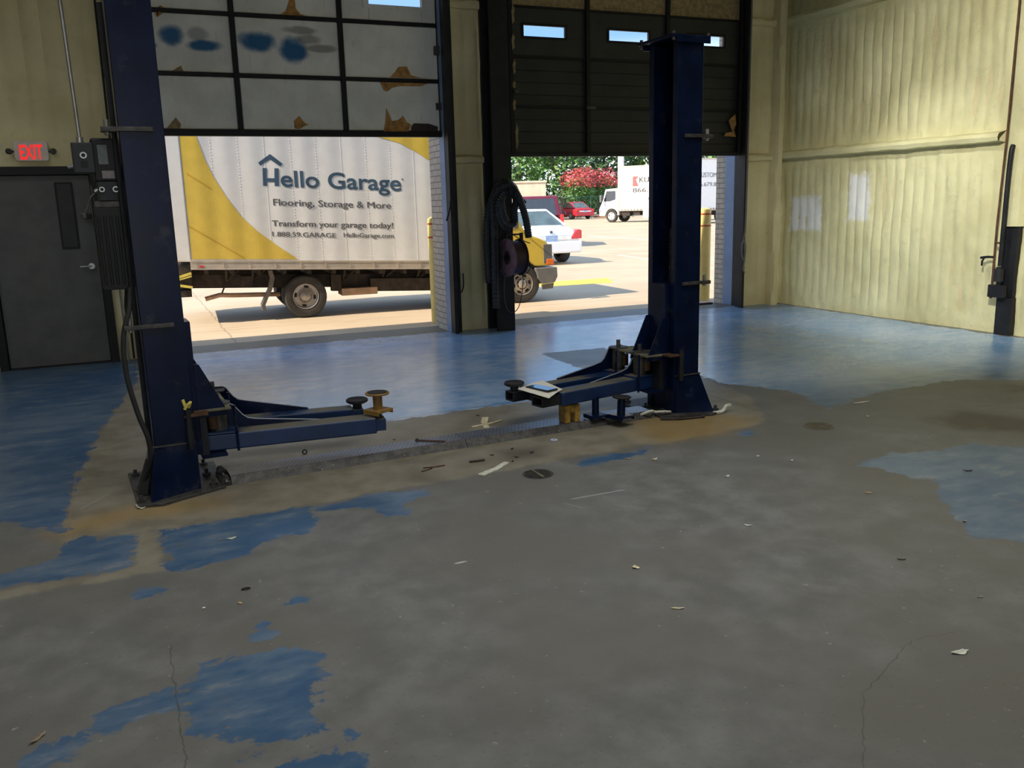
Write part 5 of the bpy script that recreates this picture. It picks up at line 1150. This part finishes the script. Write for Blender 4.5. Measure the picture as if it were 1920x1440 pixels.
G_stripes = [([(7.85, 15.95), (9.15, 15.95), (8.72, 14.95), (7.3, 15.1), (7.2, 15.6)], 'stripe_yellow', 'yellow painted patch in front of the yellow truck'),
             ([(19.6, 36.0), (19.75, 36.0), (19.2, 29.5), (19.05, 29.5)], 'stripe_white', 'faint white bay line on the sunlit lot'),
             ([(12.8, 20.0), (12.9, 20.0), (13.3, 22.4), (13.2, 22.4)], 'stripe_white', 'white bay line in the shadow of the white sedan')]
for pl_, mt_, lab in G_stripes:
    struct(G().prism(pl_, 'z', -.006, -.002).build('paint_marking', mt_), lab, 'road marking')

# ------------------------------------------------------------------ floor drains and litter
def drain(x, y, r, mat, lab):
    t = thing('floor_drain', lab, 'floor drain', (x, y, 0))
    G().ring((0, 0, .001), (0, 0, 1), r, r*.86, .004, 32).build('drain_rim', 'greasy' if mat == 'drain' else mat, t)
    g = G().cyl((0, 0, 0), (0, 0, .002), r*.86, seg=32)
    for i in range(-3, 4):
        w = math.sqrt(max(0, (r*.8)**2-(i*r*.22)**2)); g.box(i*r*.22-.004, i*r*.22+.004, -w, w, .002, .005)
    g.build('drain_grate', mat, t)
    G().box(-.007, .007, -r*.84, r*.84, .003, .006).build('grate_bar', 'dust', t)
drain(2.11, 4.52, .092, 'drain', 'round dark iron floor drain in front of the floor cover')
drain(4.325, 4.573, .105, 'drain_tan', 'round dusty tan floor drain right of the right lift post')
def flake(name, lab, cat, x, y, lx, ly, rz, mat, curl=.2, seed=0, group=None, jag=.25):
    R = random.Random(seed+int(x*1000)); g = G(); n = 14; top = []
    for i in range(n):
        a = 2*math.pi*i/n; q = 1+R.uniform(-jag, jag); top.append((math.cos(a)*lx/2*q, math.sin(a)*ly/2*q))
    f = lambda u, v: .0015+curl*lx*(u/(lx/2))**2*.25+R.uniform(0, .0012)
    V = [(0, 0, f(0, 0))]+[(u, v, f(u, v)) for u, v in top]
    V2 = [(a, b, c+.0014) for a, b, c in V]
    g.add(V+V2, [(0, (i+1) % n+1, i+1) for i in range(n)]+[(n+1, n+2+i, n+2+(i+1) % n) for i in range(n)]+[(1+i, 1+(i+1) % n, n+2+(i+1) % n, n+2+i) for i in range(n)])
    o = g.build(name, mat); o.location = (x, y, 0); o.rotation_euler = (0, 0, rz); tag(o, lab, cat, group); return o
def stick(name, lab, cat, a, b, w, h, mat, z=.001):
    g = G(); p = [Vector((a[0], a[1], z+h/2)), Vector((b[0], b[1], z+h/2))]; mid = (p[0]+p[1])/2+Vector(((p[1]-p[0]).y, -(p[1]-p[0]).x, 0))*.05
    c = (p[0]+p[1])/2; o_ = Vector((c.x, c.y, 0))
    g.bar(p[0]-o_, mid-o_, w, h).bar(mid-o_, p[1]-o_, w*.85, h); o = g.build(name, mat, bevel=min(w, h)*.15); o.location = o_; tag(o, lab, cat); return o
stick('wood_scrap', 'pale yellow slat lying along the floor behind the plate cover', 'wood scrap', (2.16, 5.75), (2.43, 5.83), .026, .006, 'leafdry')
stick('wood_scrap', 'short wide pale slat crossed under the longer one behind the plate cover', 'wood scrap', (2.36, 5.98), (2.25, 5.68), .05, .004, 'leafdry', .0)
stick('splintered_board', 'splintered grey board left of the dark round drain', 'wood scrap', (1.79, 4.65), (2.03, 4.81), .042, .010, 'scrap')
o = G().ring((0, 0, .003), (0, 0, 1), .024, .010, .004, 20).build('washer', 'wash_blue'); o.location = (2.53, 5.17-.02, 0); tag(o, 'pale blue washer lying in front of the plate cover', 'washer')
stick('red_stick', 'thin reddish stick on the floor left of the splintered board', 'stick', (1.53, 4.96), (1.67, 4.95), .008, .006, 'rust')
stick('red_stick', 'short reddish stick nearest the blue patch left of the splintered board', 'stick', (1.50, 4.90), (1.58, 4.93), .008, .005, 'rust')
stick('dark_rod', 'short dark rod lying behind the splintered board', 'stick', (1.83, 4.94), (1.93, 4.93), .014, .010, 'dark_bit')
for i, (x, y, s_, lab) in enumerate(((2.27, 4.95, .035, 'dark crumb of grease nearest the pale washer'), (2.19, 5.09, .03, 'dark crumb close against the plate cover'), (2.14, 4.90, .028, 'dark crumb between the splintered board and the drain'), (2.02, 5.02, .03, 'dark crumb behind the splintered board tip'), (2.08, 4.83, .025, 'small dark crumb at the tip of the splintered board'), (2.33, 6.06, .03, 'dark crumb behind the crossed slats'), (1.56, 5.70, .018, 'dark pebble left of the crossed slats'))):
    flake('dirt_crumb', lab, 'dirt crumb', x, y, s_, s_*.6, i, 'dark_bit', .35, i, 'dark crumbs by the plate cover', .4)
L_ = [('paper_scrap', 'curled cream scrap on the blue patch in front of the left lift post', 'scrap', .32, 4.30, .045, .02, .1, 'scrap', .3), ('paper_scrap', 'tiny dull scrap just left of the curled cream scrap', 'scrap', .265, 4.31, .016, .012, 0, 'wood', .3),
      ('white_cap', 'round white bit on bare grey floor at left', 'cap', .13, 3.55, .012, .012, 0, 'white', .1), ('bark_chip', 'small tan chip right of the round white bit', 'chip', .27, 3.53, .014, .024, .3, 'tan_bit', .4),
      ('wood_chip', 'curved pale wood chip at the lower left of the floor', 'chip', -.42, 2.83, .066, .014, .9, 'wood', .5), ('paper_scrap', 'large torn cream scrap alone at the lower right of the floor', 'scrap', 2.54, 1.95, .062, .032, -.2, 'scrap', .25),
      ('dry_leaf', 'upright tan leaf scrap in the middle of the floor', 'leaf', 1.91, 3.09, .026, .034, .5, 'leafdry', .6), ('dry_leaf', 'flat pale leaf below the upright tan leaf scrap', 'leaf', 1.85, 2.68, .048, .012, -.5, 'leafdry', .2),
      ('dry_leaf', 'brown edged leaf on grey floor in front of the right lift post', 'leaf', 2.88, 4.44, .05, .02, .2, 'leafdry', .4), ('dry_leaf', 'narrow leaf beside the brown edged leaf before the right post', 'leaf', 2.74, 4.52, .045, .014, -.6, 'wood', .3),
      ('paper_scrap', 'small curled white scrap at centre right of the floor', 'scrap', 3.06, 3.95, .03, .018, .2, 'scrap', .6), ('paper_scrap', 'slim white scrap below the small curled one at centre right', 'scrap', 2.67, 3.27, .035, .012, -.8, 'white', .4),
      ('bark_chip', 'pale bark chip on the right hand blue patch', 'chip', 3.64, 2.83, .032, .016, .4, 'wood', .5), ('bark_chip', 'dark bark chip on the upper part of the right hand blue patch', 'chip', 4.34, 3.38, .055, .02, -.5, 'dark_bit', .4),
      ('wood_chip', 'tan block chip left of the right hand blue patch', 'chip', 3.55, 3.36, .034, .02, -.4, 'tan_bit', .2), ('paper_strip', 'flat pale paper strip right of the tan floor drain', 'paper strip', 5.11, 4.96, .16, .03, .0, 'stone' if False else 'sign_body', .02),
      ('white_cap', 'white bit above the right hand blue patch', 'cap', 4.82, 4.61, .022, .018, 0, 'white', .3), ('white_cap', 'white crumb left of the right hand blue patch', 'cap', 3.48, 4.19, .02, .016, 0, 'white', .3), ('white_cap', 'white angled crumb nearest the tan drain front', 'cap', 3.60, 4.02, .024, .014, .6, 'white', .5),
      ('dark_chip', 'dark shaving on the bare floor below the right hand blue patch', 'chip', 3.0, 2.63, .04, .008, -.6, 'dark_bit', .3), ('paper_scrap', 'thin grey scrap at the right edge below the blue patch', 'scrap', 2.98, 2.22, .03, .008, -.3, 'steel', .3)]
for i, a in enumerate(L_): flake(*a, seed=i)
o = G().ring((0, 0, .003), (0, 0, 1), .020, .014, .004, 16).build('wire_ring', 'dark_bit'); o.scale = (1, .55, 1); o.location = (.31, 3.66, 0); tag(o, 'small dark wire ring on the bare floor behind the tan chip', 'ring')
o = G().ring((0, 0, .006), (0, 1, 0), .018, .009, .008, 16).build('hex_nut', 'greasy'); o.location = (.93, 5.64, .012); tag(o, 'dark nut standing on the floor behind the left half of the cover', 'nut')
for i, (pts, lab, mt_) in enumerate((([(3.36, 5.37, .03), (3.42, 5.33, .06), (3.48, 5.36, .04), (3.52, 5.30, .05), (3.60, 5.34, .03)], 'crumpled grey plastic strip at the inner foot of the right lift post', 'scrap'),
        ([(3.46, 5.26, .010), (3.55, 5.20, .014), (3.66, 5.18, .008), (3.78, 5.16, .012)], 'dark plastic ribbon along the front foot of the right lift post', 'dark_bit'),
        ([(3.90, 5.22, .01), (3.97, 5.20, .02), (4.02, 5.22, .05), (4.06, 5.22, .05)], 'curled grey scrap off the outer corner of the right lift post', 'scrap'))):
    tag(G().tube(smoothpath(pts, 5), .010 if i != 2 else .014, 6).build('plastic_strip', mt_), lab, 'scrap')
for (x, y, lab) in ((-.085, 5.03, 'crumpled pale scrap at the front outer corner of the left lift post'),):
    flake('plastic_scrap', lab, 'scrap', x, y, .05, .09, .2, 'scrap', .8, 3)

bpy.context.view_layer.update()
